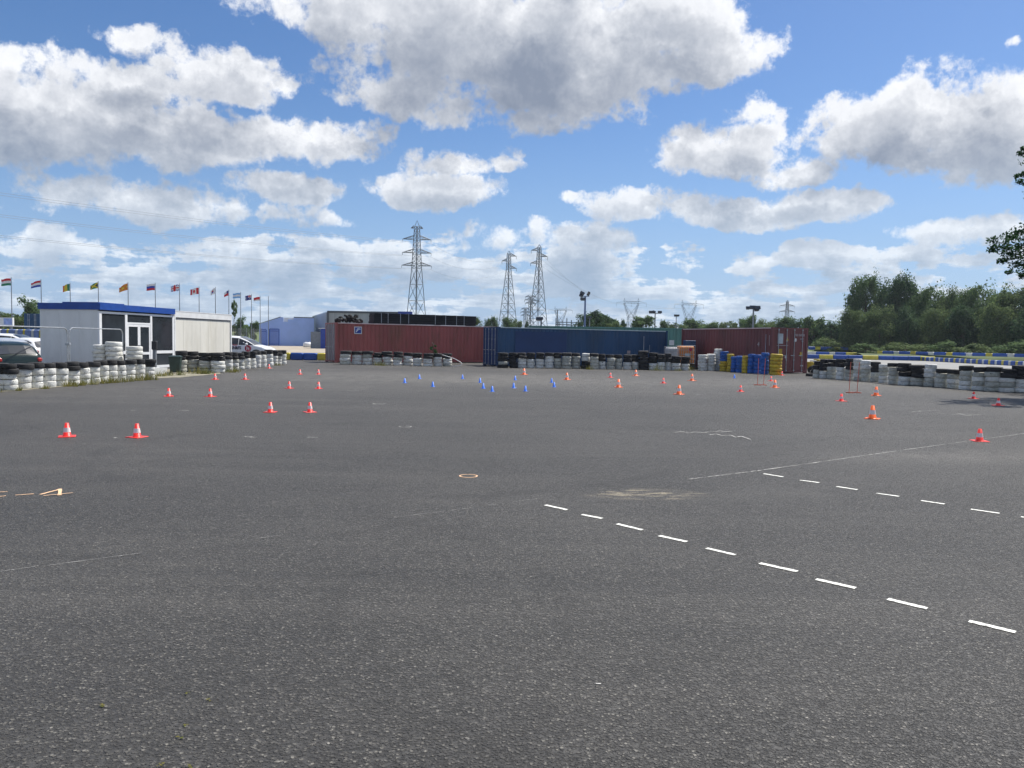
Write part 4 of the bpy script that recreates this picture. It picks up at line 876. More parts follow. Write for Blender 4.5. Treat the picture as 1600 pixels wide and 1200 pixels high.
# ------------------------------------------------------------------ cars
def car(label, loc, rz, paint, group='parked cars left of the cabin', scale=1.0):
    t = thing('parked_car', label, 'car', loc, rz, group); t.scale = (scale,)*3
    ST = [(0.0,.66,.42,.60,.60),(.05,.76,.30,.82,.82),(.16,.80,.24,.97,1.0),(.42,.83,.20,.98,1.30),(.78,.85,.20,.97,1.43),(1.5,.86,.20,.95,1.47),(2.15,.86,.20,.94,1.43),(2.65,.86,.20,.94,1.22),(3.08,.85,.20,.93,.955),
          (3.55,.82,.20,.84,.86),(3.85,.77,.24,.72,.73),(4.02,.68,.32,.58,.58)]
    def ring_(x, w_, zs, zb, zr):
        up = (zr - zb); k = min(1, up / .4)
        pts = [(w_*.86, zs), (w_, zs + .12), (w_*1.01, (zs + zb)/2), (w_*.985, zb - .05), (w_*(.95 - .02*k), zb), (w_*(.93 - .17*k), zb + up*.86), (w_*(.80 - .17*k), zr), (w_*.35, zr + .025)]
        return [(x, -a, b) for a, b in pts] + [(x, a, b) for a, b in reversed(pts)]
    rs = [ring_(*s) for s in ST]
    MB().rings(rs[::-1], paint, True).obj('body', t, smooth=True)
    def pane(i, j0, j1, name, sh=.10, both=False):
        o = []
        for sgn in ((1, -1) if both else (1,)):
            n = len(rs[0]); q = [Vector(rs[i][j0]), Vector(rs[i+1][j0]), Vector(rs[i+1][j1]), Vector(rs[i][j1])]
            if sgn < 0: q = [Vector((v.x, -v.y, v.z)) for v in q][::-1]
            nr = (q[1] - q[0]).cross(q[2] - q[0]).normalized(); c = sum(q, Vector()) / 4
            if nr.dot(c - Vector((2, 0, .8))) < 0: nr = -nr
            o.append([v + (c - v) * sh + nr * .012 for v in q])
        return o
    def win(cells, name, sh):
        for sgn in (1, -1):
            mb = MB()
            for i in cells:
                q = pane(i, 4, 5, '', sh)[0]
                if sgn < 0: q = [Vector((v.x, -v.y, v.z)) for v in q][::-1]
                mb.poly(q, M['glass'])
            mb.obj(name, t)
    win([3, 4], 'side_window', .06); win([5, 6, 7], 'side_window', .05)
    n = len(rs[0])
    ws = MB(); rw = MB()
    for i in (6, 7):
        for j in (6, 7, 8): 
            q = pane(i, j, j + 1, '', .0)[0]; ws.poly(q, M['glass'])
    for i in (2,):
        for j in (6, 7, 8):
            q = pane(i, j, j + 1, '', .0)[0]; rw.poly(q, M['glass'])
    ws.obj('windscreen', t); rw.obj('rear_window', t)
    for s in (-1, 1):
        for x in (.72, 3.25):
            wh = MB(); wh.tube((x, s*.70, .31), (x, s*.872, .31), .31, M['rubber_dark'], 20); wo_ = wh.obj('wheel', t)
            MB().tube((x, s*.86, .31), (x, s*.884, .31), .2, M['rim'], 14).obj('rim', wo_)
            ar = MB(); ar.tube((x, s*.80, .33), (x, s*.868, .33), .37, M['rubber_dark'], 20); ar.obj('wheel_arch', t)
        MB().box(-.005, .12, s*.68 - .08, s*.68 + .07, .74, .88, M['lamp_red'], bev=.03).obj('tail_light', t)
        MB().box(3.82, 3.97, s*.58 - .13, s*.58 + .13, .60, .70, M['lamp_clear'], bev=.04).obj('headlight', t)
        MB().box(2.62, 2.76, s*.93 - .10, s*.93 + .08, .95, 1.06, paint, bev=.03).obj('wing_mirror', t)
    MB().box(-.035, -.005, -.26, .26, .50, .61, M['white']).obj('number_plate', t)
    MB().box(3.98, 4.045, -.5, .5, .34, .50, M['rubber_dark'], bev=.02).obj('grille', t)
    MB().box(-.06, .10, -.68, .68, .24, .40, M['rubber_dark'], bev=.03).obj('rear_bumper', t)
    return t
# rear view dark green hatchback nearest; others behind
q = P(42, 25.6); car('dark green hatchback seen from behind beside the fence', (q.x - .1, q.y - .2, 0), R(146), M['car_green'], scale=.90)
q = P(20, 30.0); car('silver car with a red tail light behind the dark hatchback', (q.x + .3, q.y, 0), R(152), M['car_silver'], scale=.95)
q = P(66, 34.8); car('white car with dark windows close to the cabin corner', (q.x - .6, q.y + 1.6, 0), R(158), M['car_white'], scale=.94)
q = P(78, 42.5); car('white car seen side on beyond the cabin corner', (q.x - 4.1, q.y, 0), R(4), M['car_white'], scale=1.06)
q = P(22, 52.0); car('white car with a black rear spoiler farthest left', (q.x, q.y, 0), R(176), M['car_white'], scale=1.08)
q = P(429, 52.5); tcar = car('white lettered car nosing out behind the cream cabin', (q.x - 4.5, q.y, 0), R(-2), M['car_white'], group='parked cars left of the cabin', scale=1.12)
text("INRI'S", .245, M['ink'], tcar, (1.80, -.886, .70), (R(90), 0, 0), bold=.010, sx=.88)
text("M.A.S.", .11, M['logo_red'], tcar, (1.84, -.880, .915), (R(90), 0, 0), bold=.004)
mb = MB(); mb.poly([(2.76 + .19*math.cos(k*math.pi/10), -.886, .76 + .19*math.sin(k*math.pi/10)) for k in range(20)], M['logo_red']); mb.obj('roundel', tcar)
mb = MB()
for x0, x1, z0, z1 in ((2.68, 2.72, .65, .88), (2.80, 2.84, .65, .80), (2.72, 2.80, .76, .80)): mb.poly([(x0, -.890, z0), (x1, -.890, z0), (x1, -.890, z1), (x0, -.890, z1)], M['white'])
mb.obj('roundel_mark', tcar)
for i, (px, D, w_, h_, lab) in enumerate(((481, 135, .75, .85, 'larger white bulk bag between the blue and grey buildings'), (493, 140, .6, .55, 'smaller white bulk bag nearer the grey hall'))):
    q = P(px, D); t = thing('bulk_bag', lab, 'bag', q, R(20 + 30*i), 'white bulk bags on the gravel')
    MB().rings([[(x*s_, y*s_, z*h_) for x, y in ((-w_,-w_*.8),(0,-w_*.95),(w_,-w_*.8),(w_*1.1,0),(w_,w_*.8),(0,w_*.95),(-w_,w_*.8),(-w_*1.1,0))] for s_, z in ((.85, 0), (1.0, .3), (1.02, .6), (.9, .9), (.5, 1.02))], M['white'], True).obj('bag', t, smooth=True)
    for sx in (-1, 1): MB().path([(sx*w_*.5, -.1, h_*.95), (sx*w_*.4, 0, h_*1.25), (sx*w_*.5, .1, h_*.95)], .03, M['white']).obj('loop', t)

# wire fence and pale wall behind the lettered car
a, b = P(362, 120), P(408, 120); t = thing('mesh_fence', 'tall grey mesh fence behind the lettered car', 'fence', (a.x, 120, 0))
LL = b.x - a.x
for k in range(5): MB().tube((LL*k/4, 0, 0), (LL*k/4, 0, 3.0), .05, M['pole']).obj('post', t)
mb = MB()
for k in range(24): mb.tube((0, 0, .1 + k*.12), (LL, 0, .1 + k*.12), .008, M['steel'], 4)
mb.obj('wire_mesh', t)

# ------------------------------------------------------------------ flags
C = dict(r=(.55,.02,.03), w=(.72,.72,.72), g=(.02,.20,.10), b=(.02,.06,.38), o=(.62,.16,.02), y=(.62,.48,.03), k=(.015,.015,.015), a=(.20,.42,.75), n=(.02,.03,.20))
FM = {k: mat('flag_cloth_' + {'r':'red','w':'white','g':'green','b':'blue','o':'orange','y':'yellow','k':'black','a':'sky_blue','n':'navy'}[k], v, .8, var=.05, scale=4) for k, v in C.items()}
def h3(a, b, c): return lambda u, v: a if v > .667 else b if v > .333 else c
def v3(a, b, c): return lambda u, v: a if u < .333 else b if u < .667 else c
def jam(u, v):
    if abs(v - u) < .13 or abs(v - (1 - u)) < .13: return 'y'
    return 'k' if abs(u - .5) > abs(v - .5) else 'g'
def sun_(u, v):
    q = math.atan2(v - .5, (u - .5) * 1.5); return 'y' if (abs(math.sin(q*4)) < .38 or math.hypot((u-.5)*1.5, v-.5) < .16) else 'o'
def uk(u, v):
    if abs(u - .5) < .09 or abs(v - .5) < .12: return 'r'
    if abs(u - .5) < .17 or abs(v - .5) < .22: return 'w'
    if abs(v - u) < .09 or abs(v - 1 + u) < .09: return 'w'
    return 'b'
def aus(u, v):
    if u < .5 and v > .5: return uk(u*2, (v - .5)*2)
    return 'w' if (int(u*9), int(v*9)) in ((2, 2), (7, 6), (6, 3), (8, 4), (7, 1)) else 'n'
def can(u, v): return 'r' if u < .26 or u > .74 or (abs(u - .5) < .13 and .25 < v < .8 and abs(u-.5)*1.6 + abs(v-.5) < .3) else 'w'
def kor(u, v):
    d = math.hypot((u-.5)*1.5, v-.5)
    return ('r' if v > .5 else 'b') if d < .25 else 'w'
def chi(u, v): return 'r' if v < .5 else ('n' if u < .4 else 'w')
flags = [(17.5,434,h3('r','w','g'),16,11,'red white green',-.15),(64,437,h3('r','w','b'),16,10,'red white blue',-.55),(109.5,442.5,v3('g','y','o'),11.5,11,'green yellow orange',-.35),(153.5,440,jam,12.5,9,'black and yellow-green',-.7),
 (200,441.5,sun_,14,10.5,'orange and yellow',-.85),(242.5,442.5,h3('w','b','r'),13.5,10,'white blue red striped',-.1),(280.5,443.5,uk,13.5,10,'blue with red and white cross',-.3),(311,448.5,can,13.5,10,'red and white maple',-.35),
 (336.5,449,kor,7,9,'small drooping white',-.6),(357.5,453,chi,7,8,'small drooping red and white',-.6),(376,457,h3('a','w','a'),12,8,'sky blue and white',-.1),(393,460,aus,9.5,8,'navy with a corner cross',-.2),(406.5,463,h3('r','r','w'),10,6,'red drooping',-.3),(419.5,463,None,0,0,'',0)]
for i, (px, yt, fn, fw, fh, lab, dr) in enumerate(flags):
    D = (9.0 - EYE) * F / (hor(px) - yt); top = at(px, yt, D); H = top.z
    t = thing('flagpole', f"{ORD[i]} flagpole from the left, " + (f"flying the {lab} flag" if fn else 'without a flag'), 'flagpole', (top.x, D, 0), 0, 'flagpoles behind the cabin')
    MB().tube((0, 0, 0), (0, 0, H), .075, M['pole'], 8, .045).obj('pole', t); MB().lathe([(0, .10), (.06, .05), (0, 0)], M['pole'], 8, (0, 0, H)).obj('finial', t)
    if fn:
        Wf, Hf = fw * D / F, fh * D / F; nx, ny = 18, 12; mb = MB()
        drp = dr * Hf * .45
        def pt(i_, j_):
            u, v = i_/nx, j_/ny
            hh = Hf * (1 - .25*u*abs(dr)*1.4)
            return (-.07 - Wf * u, .22*math.sin(u*7 + v*1.5)*u**.6 * Wf*.6, H - .1 - Hf + (Hf - hh)*.4 + hh*v + drp*u*1.3 + .05*Hf*math.sin(u*6))
        for i_ in range(nx):
            for j_ in range(ny):
                mb.poly([pt(i_+1, j_), pt(i_, j_), pt(i_, j_+1), pt(i_+1, j_+1)], FM[fn((i_+.5)/nx, (j_+.5)/ny)])
        f = mb.obj('flag'); f.location = (top.x, D, 0)
        tag(f, f"{lab} flag flying from the {ORD[i]} flagpole from left", 'flag', 'flags flying behind the cabin')

# ------------------------------------------------------------------ pylons and wires
LAT = M['lattice']
def beam(mb, a, b, r=.07): mb.tube(a, b, r, LAT, 4)
def tower(levels, th=.09):
    mb = MB()
    for (z0, w0), (z1, w1) in zip(levels, levels[1:]):
        c0 = [(-w0,-w0,z0),(w0,-w0,z0),(w0,w0,z0),(-w0,w0,z0)]; c1 = [(-w1,-w1,z1),(w1,-w1,z1),(w1,w1,z1),(-w1,w1,z1)]
        for k in range(4):
            j = (k + 1) % 4
            beam(mb, c0[k], c1[k], th * 1.25); beam(mb, c0[k], c1[j], th * .65); beam(mb, c0[j], c1[k], th * .65); beam(mb, c1[k], c1[j], th * .6)
    return mb
def arm(z, w_, span, side, rise=1.3, th=.07):
    mb = MB(); s = side
    tip = (s*span, 0, z)
    for y in (-w_, w_):
        beam(mb, (s*w_, y, z), tip, th); beam(mb, (s*w_, y, z + rise), tip, th)
    for k in range(1, 4):
        q = k/4; x = s*(w_ + (span - w_)*q); yy = w_*(1-q); beam(mb, (x, yy, z), (x, yy, z + rise*(1-q)), th*.6); beam(mb, (x, -yy, z), (x, -yy, z + rise*(1-q)), th*.6)
        beam(mb, (s*(w_ + (span-w_)*(q-.25)), yy, z + rise*(1.25-q)), (x, yy, z), th*.6)
    return mb
def insul(x, z, L=.9): return MB().lathe([(.02, 0), (.10, -.1), (.05, -.2), (.10, -.4), (.05, -.5), (.10, -.8), (.05, -.9), (.10, -L), (0, -L)], LAT, 6, (x, 0, z))
def subs(a, b, n):      # extra panels between two levels
    return [(a[0] + (b[0]-a[0])*k/n, a[1] + (b[1]-a[1])*k/n) for k in range(n)]
PD = 287.0; pp = P(650, PD); zt = H_at(649, 354, PD)
t = thing('pylon', 'tallest lattice pylon with three wide arms, behind the grey hall', 'pylon', pp, R(8), 'lattice pylons')
zk = H_at(649, 419, PD)
lv = subs((0, 4.6), (zk*.36, 3.3), 1) + subs((zk*.36, 3.3), (zk, 1.75), 3) + subs((zk, 1.75), (zt, .9), 9) + [(zt, .9)]
tower([(z, q*.74) for z, q in lv], .10).obj('tower_body', t).rotation_euler = (0, 0, R(41)); mb = MB(); [beam(mb, (x, y, zt), (0, 0, zt + 2.2), .08) for x in (-.9, .9) for y in (-.9, .9)]; mb.obj('peak', t)
ARMS1 = [H_at(649, y, PD) for y in (374, 395, 415)]
for z, sp in [(ARMS1[0], 5.2), (ARMS1[1], 5.3), (ARMS1[2], 5.5), (zt - .6, 2.2)]:
    for s in (-1, 1):
        arm(z, 1.2, sp, s, 1.3 if sp > 3 else .8, .09).obj('cross_arm', t)
        if sp > 3: insul(s*sp, z).obj('insulator', t)
t1y = dup(t, (-205, 62, 0), R(55), 'lattice pylon out to the left carrying the long wires', 'lattice pylons')
def slim(px, ytop, D, arms, label, base_w=4.2):
    p_ = P(px, D); z = H_at(px, ytop, D)
    t = thing('pylon', label, 'pylon', p_, R(10), 'lattice pylons')
    lv = subs((0, base_w), (z*.80, 1.0), 9) + subs((z*.80, 1.0), (z*.97, .7), 5) + [(z*.97, .7)]
    tower([(z, q*.74) for z, q in lv], .095).obj('tower_body', t).rotation_euler = (0, 0, R(38)); mb = MB(); [beam(mb, (x, y, z*.97), (0, 0, z), .08) for x in (-.7, .7) for y in (-.7, .7)]; mb.obj('peak', t)
    for y, s, sp in arms:
        za = H_at(px, y, D); arm(za, .8, sp, s, 1.1, .09).obj('cross_arm', t); insul(s*sp, za, 1.2).obj('insulator', t)
    return t
slim(793, 392, 327, ((400, 1, 3.2), (408, -1, 2.9), (419, 1, 3.4)), 'slim tapering pylon left of the slim pair', 4.6)
slim(840, 382, 306, ((391.5, -1, 3.2), (400.5, 1, 3.4), (411.5, -1, 3.4)), 'slim tapering pylon right of the slim pair', 4.4)
for px, yt, D, bw, lab in ((828, 461, 420, 2.4, 'small lattice mast just left of the right slim pylon'), (820, 480, 520, 1.8, 'smallest lattice mast left of the small mast')):
    slim(px, yt, D, ((yt + 3, 1, 3.0), (yt + 3, -1, 3.0), (yt + 8, 1, 3.4), (yt + 8, -1, 3.4), (yt + 13, 1, 3.0), (yt + 13, -1, 3.0)), lab, bw)
slim(1228, 469, 480, ((478, 1, 5.0), (478, -1, 5.0), (487, 1, 5.2), (487, -1, 5.2)), 'distant lattice pylon rising over the trees right of the floodlight', 2.6)
def vtower(px, ytop, D, label):
    p_ = P(px, D); k = H_at(px, ytop, D) / 34.0; t = thing('pylon', label, 'pylon', p_, R(5), 'V-shaped pylons'); t.scale = (k, k, k)
    mb = tower([(0, 3.4), (5, 3.1), (10, 2.8), (15, 2.5), (20.5, 2.2)], .12); mb.obj('tower_body', t)
    for s in (-1, 1):
        m2 = MB()
        for y in (-.9, .9):
            beam(m2, (s*2.2, y*2.2, 20.5), (s*5.6, y, 30.5), .12); beam(m2, (s*1.0, y*2.0, 20.5), (s*4.6, y, 30.5), .055)
            beam(m2, (s*2.2, y*2.2, 20.5), (-s*.8, y, 24.0), .08)
            for q in range(5): beam(m2, (s*(2.2 + .68*q), y, 20.5 + 2*q), (s*(1.0 + .72*(q+1)), y, 20.5 + 2*(q+1)), .055)
        beam(m2, (s*.2, 0, 24.0), (s*5.0, 0, 29.8), .08)
        m2.obj('v_leg', t)
        m3 = MB()
        for y in (-.8, .8): beam(m3, (s*5.6, y, 31.8), (s*5.2, y*.2, 34), .055); beam(m3, (s*4.6, y, 31.8), (s*5.2, y*.2, 34), .055)
        m3.obj('earth_peak', t)
        m4 = MB()
        for y in (-.8, .8): beam(m4, (s*5.6, y, 30.5), (s*11, 0, 30.7), .055); beam(m4, (s*5.6, y, 31.8), (s*11, 0, 30.9), .055)
        m4.obj('cross_arm', t); insul(s*11, 30.6, 2.6).obj('insulator', t)
    m5 = MB()
    for y in (-.8, .8):
        for z in (30.5, 31.8): beam(m5, (-5.6, y, z), (5.6, y, z), .10)
        for q in range(10): x = -5.6 + 1.12*q; beam(m5, (x, y, 30.5 if q % 2 else 31.8), (x + 1.12, y, 31.8 if q % 2 else 30.5), .055)
    m5.obj('bridge', t); insul(0, 30.5, 2.6).obj('insulator', t)
    return t
vtower(985, 466, 573, 'left of two large V-shaped pylons behind the round tree')
vtower(1075, 469, 600, 'right of two large V-shaped pylons above the tree line')
vtower(875, 479, 745, 'small V-shaped pylon right of the slim pylon pair')
WN = {6: ['top left', 'top right', 'middle left', 'middle right', 'bottom left', 'bottom right'], 3: ['upper', 'middle', 'lower']}
def wires(pts0, pts1, sag, label, r=.045, n=24, grp='overhead power lines'):
    for i, (a, b) in enumerate(zip(pts0, pts1)):
        a, b = Vector(a), Vector(b); mb = MB(); pts = [a.lerp(b, k/n) - Vector((0, 0, sag*4*(k/n)*(1-k/n))) for k in range(n + 1)]
        mb.path(pts, r, M['wire'], 4); tag(mb.obj('power_line'), WN[len(pts0)][i] + ' ' + label, 'wire', grp)
ca8, sa8 = math.cos(R(8)), math.sin(R(8))
e0, e1 = [], []
for z, sp in zip(ARMS1, (5.2, 5.3, 5.5)):
    for s in (-1, 1):
        e0.append((pp.x + s*sp*ca8, pp.y + s*sp*sa8, z - 1.3)); e1.append((-205 + s*sp*math.cos(R(55)), 62 + s*sp*math.sin(R(55)), z - 1.3))
wires(e0, e1, 4.0, 'long power line rising to the left from the tallest pylon', r=.035)
sp_ = [(P(793, 327).x, 327, H_at(793, y, 327)) for y in (402, 409, 420)]
wires([(pp.x + 5, pp.y, z - 1.3) for z in ARMS1], sp_, 4, 'power line from tallest pylon to the slim left pylon', r=.03)
sp2 = [(P(840, 306).x, 306, H_at(840, y, 306)) for y in (393, 402, 413)]
v1 = [(P(985, 573).x + dx, 573, 31) for dx in (-10, 0, 10)]
wires(sp2, v1, 6, 'power line from slim right pylon to the V-shaped pylon', r=.035)
v2 = [(P(1075, 600).x + dx, 600, 30) for dx in (-10, 0, 10)]
wires(v1, v2, 2, 'power line between the two V-shaped pylons', r=.05)
# substation
D = 330; a = P(866, D); t = thing('substation', 'low substation frames beyond the navy container', 'substation', (a.x, D, 0))
for px, yt in ((868, 497), (870, 484), (885, 497), (892, 500), (903, 502), (910, 498), (873, 503)):
    x = P(px, D).x - a.x; MB().tube((x, 0, 0), (x, 0, H_at(px, yt, D)), .22, LAT, 5).obj('post', t)
for p0, p1, y in ((868, 911, 503.5), (868, 890, 507), (885, 911, 508)):
    MB().box(P(p0, D).x - a.x, P(p1, D).x - a.x, -.15, .15, H_at(p0, y, D) - .15, H_at(p0, y, D) + .15, LAT).obj('beam', t)

# ------------------------------------------------------------------ floodlight masts
def flood(px, yt, D, heads, label, r=.13, head=.45, colm=None):
    p_ = P(px, D); z = H_at(px, yt, D); m = colm or M['pole']
    t = thing('floodlight_mast', label, 'floodlight', p_, 0, 'floodlight masts around the track')
    MB().tube((0, 0, 0), (0, 0, z), r, m, 8, r*.7).obj('pole', t)
    xs = [h[0] for h in heads]
    MB().box(min(xs + [0]) - .1, max(xs + [0]) + .1, -.05, .05, z - .05, z + .05, m).obj('bracket', t)
    for (x, dz, tilt, s) in heads:
        hb = MB(); w_ = head * s; hb.rings([[(-w_, -.12, -w_*.55), (w_, -.12, -w_*.55), (w_, -.12, w_*.55), (-w_, -.12, w_*.55)], [(-w_*.6, .28, -w_*.3), (w_*.6, .28, -w_*.3), (w_*.6, .28, w_*.3), (-w_*.6, .28, w_*.3)]], M['rubber_dark'], True)
        o = hb.obj('lamp_head', t); o.location = (x, -.1, z + dz); o.rotation_euler = (R(-25), tilt, 0)
        gl = MB().box(-w_*.85, w_*.85, -.128, -.122, -w_*.45, w_*.45, M['glass']).obj('lens', o)
flood(913, 463, 110, [(-.45, .45, .5, .8), (-.35, -.4, 0, .9), (.45, .35, -1.1, .75), (-.6, .1, .4, .7)], 'tall blue-grey floodlight mast above the dark conifers', .17, .42, mat('blue_grey_pole', (.10, .15, .28), .5))
flood(1022.5, 489.5, 110, [(-.65, .15, 0, .9), (-.2, .2, .3, .7), (.62, .15, 0, .9)], 'floodlight mast with two lamp heads beside the round tree', .10, .33, M['hall_dark'])
flood(1055.5, 493, 130, [(-.2, 0, 0, .8), (.25, 0, 0, .8)], 'small floodlight mast between the round tree and V pylon', .09, .3)
flood(1175.5, 482, 95, [(-.7, .05, 0, .8), (-.15, .12, 0, 1.0), (.38, .08, 0, 1.1), (.35, -.15, 0, .8)], 'broad floodlight mast with clustered lamps over the brown container', .14, .38)
flood(845, 498.5, 90, [(-.3, 0, 0, 1.1), (-.05, .05, 0, .9)], 'short mast with a dark lamp behind the navy container', .12, .3, M['hall_dark'])
flood(920.5, 496, 100, [(0, 0, 0, .8)], 'short pale lamp mast before the dark conifers', .08, .28)

# ------------------------------------------------------------------ trees
def crown_mesh(name, rx, rz, lobes, leaves, leaf, m, seed, shape='round', dens=1.0):
    rnd = random.Random(seed); mb = MB(); L = []
    for k in range(lobes):
        a = rnd.uniform(0, 2*math.pi); zz = rnd.uniform(-.85, .95)
        if shape == 'cone': rr = (1 - (zz + 1)/2) * .8
        elif shape == 'poplar': rr = .55 * math.sqrt(max(0, 1 - zz*zz)) + .1
        else: rr = math.sqrt(max(0.05, 1 - zz*zz)) * .75
        rr *= rnd.uniform(.55, 1.0)
        s = rnd.uniform(.16, .42) if shape == 'round' else rnd.uniform(.2, .34)
        L.append((Vector((rr*math.cos(a)*rx, rr*math.sin(a)*rx, zz*rz*.8)), s * rx * (1.0 if shape == 'round' else .9)))
    i = mb._m(m)
    for k in range(leaves):
        c, r = L[rnd.randrange(len(L))]
        d = Vector((rnd.gauss(0, 1), rnd.gauss(0, 1), rnd.gauss(.15, 1))).normalized()
        p_ = c + d * r * (rnd.random() ** .35) * rnd.uniform(.85, 1.15)
        p_ = p_ * (1 + .34 * noise.noise(p_ * 2.1 + Vector((seed, 0, 0))) + .10 * noise.noise(p_ * 5.0))
        nrm = (d + Vector((rnd.gauss(0, .5), rnd.gauss(0, .5), rnd.gauss(.25, .5)))).normalized()
        u = nrm.cross(Vector((0, 0, 1))); u = u.normalized() if u.length > .01 else Vector((1, 0, 0)); v = nrm.cross(u)
        an = rnd.uniform(0, 6.28); u, v = u*math.cos(an) + v*math.sin(an), v*math.cos(an) - u*math.sin(an)
        s = leaf * rnd.uniform(.6, 1.3); kk = len(mb.v)
        mb.v += [tuple(p_ - u*s - v*s*.3), tuple(p_ - v*s*.75 + u*s*.1), tuple(p_ + u*s - v*s*.1), tuple(p_ + v*s*.7)]
        mb.f.append((kk, kk+1, kk+2, kk+3)); mb.mi.append(i)
    return mb.mesh(name), L
def trunk_mesh(name, h, r, L, zc):
    mb = MB(); mb.tube((0, 0, -.1), (0, 0, h*.5), r, M['bark'], 8, r*.75); mb.tube((0, 0, h*.5), (.05*r, 0, h*.85), r*.75, M['bark'], 7, r*.35)
    for c, q in L[:9]:
        a = Vector((0, 0, h*(.35 + .4*random.random()))); b = c + Vector((0, 0, zc)); mb.tube(a, a.lerp(b, .9), r*.38, M['bark'], 5, r*.12)
    return mb.mesh(name)
TK = {}
for key, (shape, m, lobes, leaves, leaf) in dict(round_dark=('round','leaf_dark',26,5200,.055), round_mid=('round','leaf_mid',24,5200,.055), round_olive=('round','leaf_olive',28,5200,.05), poplar=('poplar','leaf_mid',30,4200,.055),
                                        conifer=('cone','leaf_dark',34,4200,.05), big_mid=('round','leaf_mid',54,17000,.034), big_dark=('round','leaf_dark',50,17000,.034), big_olive=('round','leaf_olive',60,17000,.032)).items():
    for var in range(3):
        me, L = crown_mesh('crown', 1.0, 1.0, lobes, leaves, leaf, M[m], len(key)*31 + lobes*7 + var*17, shape)
        tm = trunk_mesh('trunk', 2.0, .05, [(c, q) for c, q in L], 1.15)
        TK[(key, var)] = (me, tm)
def tree(kind, px0, px1, ytop, D, label, group='trees beyond the lot', z0=0.0, low=0.0, name='tree'):
    a, b = P(px0, D), P(px1, D); c = (a + b)/2; wd = (b - a).length/2 * (1.30 if 'wood' in group else 1.32); zt = H_at((px0 + px1)/2, ytop, D) - z0
    var = random.randrange(3); me, tm = TK[(kind, var)]
    t = thing(name, label, 'tree' if name == 'tree' else 'bush', (c.x, D, z0), 0, group)
    cb = zt * low; hh = (zt - cb) / 2
    cr_ = link('crown', me, t, (0, 0, cb + hh)); cr_.scale = (wd*1.0, max(wd*.9, hh*.5), hh*1.02); cr_.rotation_euler = (0, 0, 0 if random.random() < .5 else math.pi)
    tr = link('trunk', tm, t); tr.scale = (wd, wd, zt*.45)
    return t
T = [('round_mid',23,62,465,125,'round tree behind the far blue container'),('round_olive',-20,22,486,130,'low bushy tree at the left edge of the photo'),('round_olive',20,50,494,120,'low green bush right of the sign board'),('round_olive',50,75,492,128,'bush half hidden by the cabin corner'),
 ('round_mid',368,388,495,175,'small far tree right of the cream cabin'),('round_mid',390,406,501,190,'small far tree left of the periwinkle building'),
 ('round_olive',738,753,496,150,'bush at the right end of the black boards'),('round_mid',756,769,496,200,'left small pointed tree above the container gap'),('round_mid',766,778,493,200,'right small pointed tree above the container gap'),
 ('round_mid',783,802,494,195,'tree at the foot of the left slim pylon'),('round_olive',798,816,498,200,'lower tree right of the left slim pylon'),('conifer',817,828,501,230,'tiny dark tree left of the right slim pylon'),
 ('round_dark',900,928,490,150,'left dark conifer behind the blue-grey mast'),('round_dark',913,942,487.5,152,'second dark conifer, behind the short lamp mast'),('round_dark',928,956,492,155,'third dark conifer in the clump'),('round_dark',942,970,498.5,158,'lowest conifer right end of the clump'),
 ('round_olive',945,972,502,140,'low olive bush right of the conifers'),('conifer',965,982,499,220,'small spiky tree left of the V pylon foot'),('round_mid',986,1023,492.5,170,'round green tree between V pylon and floodlight'),
 ('round_mid',1029,1047,499,180,'small tree right of the round tree'),('round_olive',1044,1072,504,185,'low tree below the small floodlight mast'),('round_mid',1064,1102,497,200,'rounded tree under the right V pylon'),
 ('round_mid',1095,1130,503,190,'low tree right of the right V pylon'),('round_olive',1122,1152,501,195,'mid green tree left of the floodlight cluster'),('round_mid',1145,1180,498,200,'tree left below the broad floodlight'),
 ('round_mid',1160,1186,492,170,'taller tree directly behind the broad floodlight mast'),('round_olive',1178,1212,498,190,'tree right of the broad floodlight mast'),('round_mid',1205,1242,493.5,185,'tree below the distant lattice pylon'),
 ('round_dark',1232,1262,496,175,'dark tree above the brown container doors'),('round_mid',1252,1290,493,168,'tree just right of the brown container'),('round_dark',1276,1320,500,160,'dark tree left of the large wood')]
for i, (k, x0, x1, yt, D, lab) in enumerate(T):
    tree(k, x0, x1, yt, D, lab, z0=2.4 if x1 < 60 and D < 131 else 0, low=.40 if 700 < x0 < 1230 else .05)
p = P(366, 115); t = tree('poplar', 361.5, 371, 469, 115, 'thin young tree right behind the cream cabin', low=.62)
BG = [('big_mid',1326,1374,429,165,'tall dense tree at the left of the wood',.05),('big_dark',1360,1400,440,162,'dark tree right of the tallest one',.05),('big_dark',1385,1440,437,158,'broad dark tree second peak of the wood',.05),('big_mid',1424,1476,446,152,'tree with feathery top left of the gap in the wood',.05),
 ('big_olive',1466,1512,449,148,'olive willow-like tree in the wood middle',.05),('big_mid',1494,1556,444,142,'broad pale green tree right of the wood middle',.05),('big_olive',1546,1618,446,134,'olive tree at the right edge of the photo',.05),('big_dark',1600,1690,438,130,'dark tree beyond the right edge',.05),
 ('big_olive',1308,1352,484,152,'low brownish tree at the foot of the tallest tree',.0),('big_olive',1346,1400,478,148,'low olive tree before the dark ones',.0),('big_dark',1395,1440,482,146,'low dark tree in the middle of the wood foot',.0),('big_olive',1440,1485,480,142,'low olive tree under the feathery tree',.0),
 ('big_dark',1480,1530,484,138,'low dark tree under the olive willow',.0),('big_olive',1528,1585,478,130,'low yellow-green tree near the right edge',.0),('big_dark',1580,1640,480,126,'low dark tree right edge of the wood foot',.0),('big_dark',1296,1335,512,164,'dark low thicket right of the container',.0)]
for k, x0, x1, yt, D, lab, low in BG: tree(k, x0, x1, yt, D, lab, 'trees of the large wood on the right', low=low)
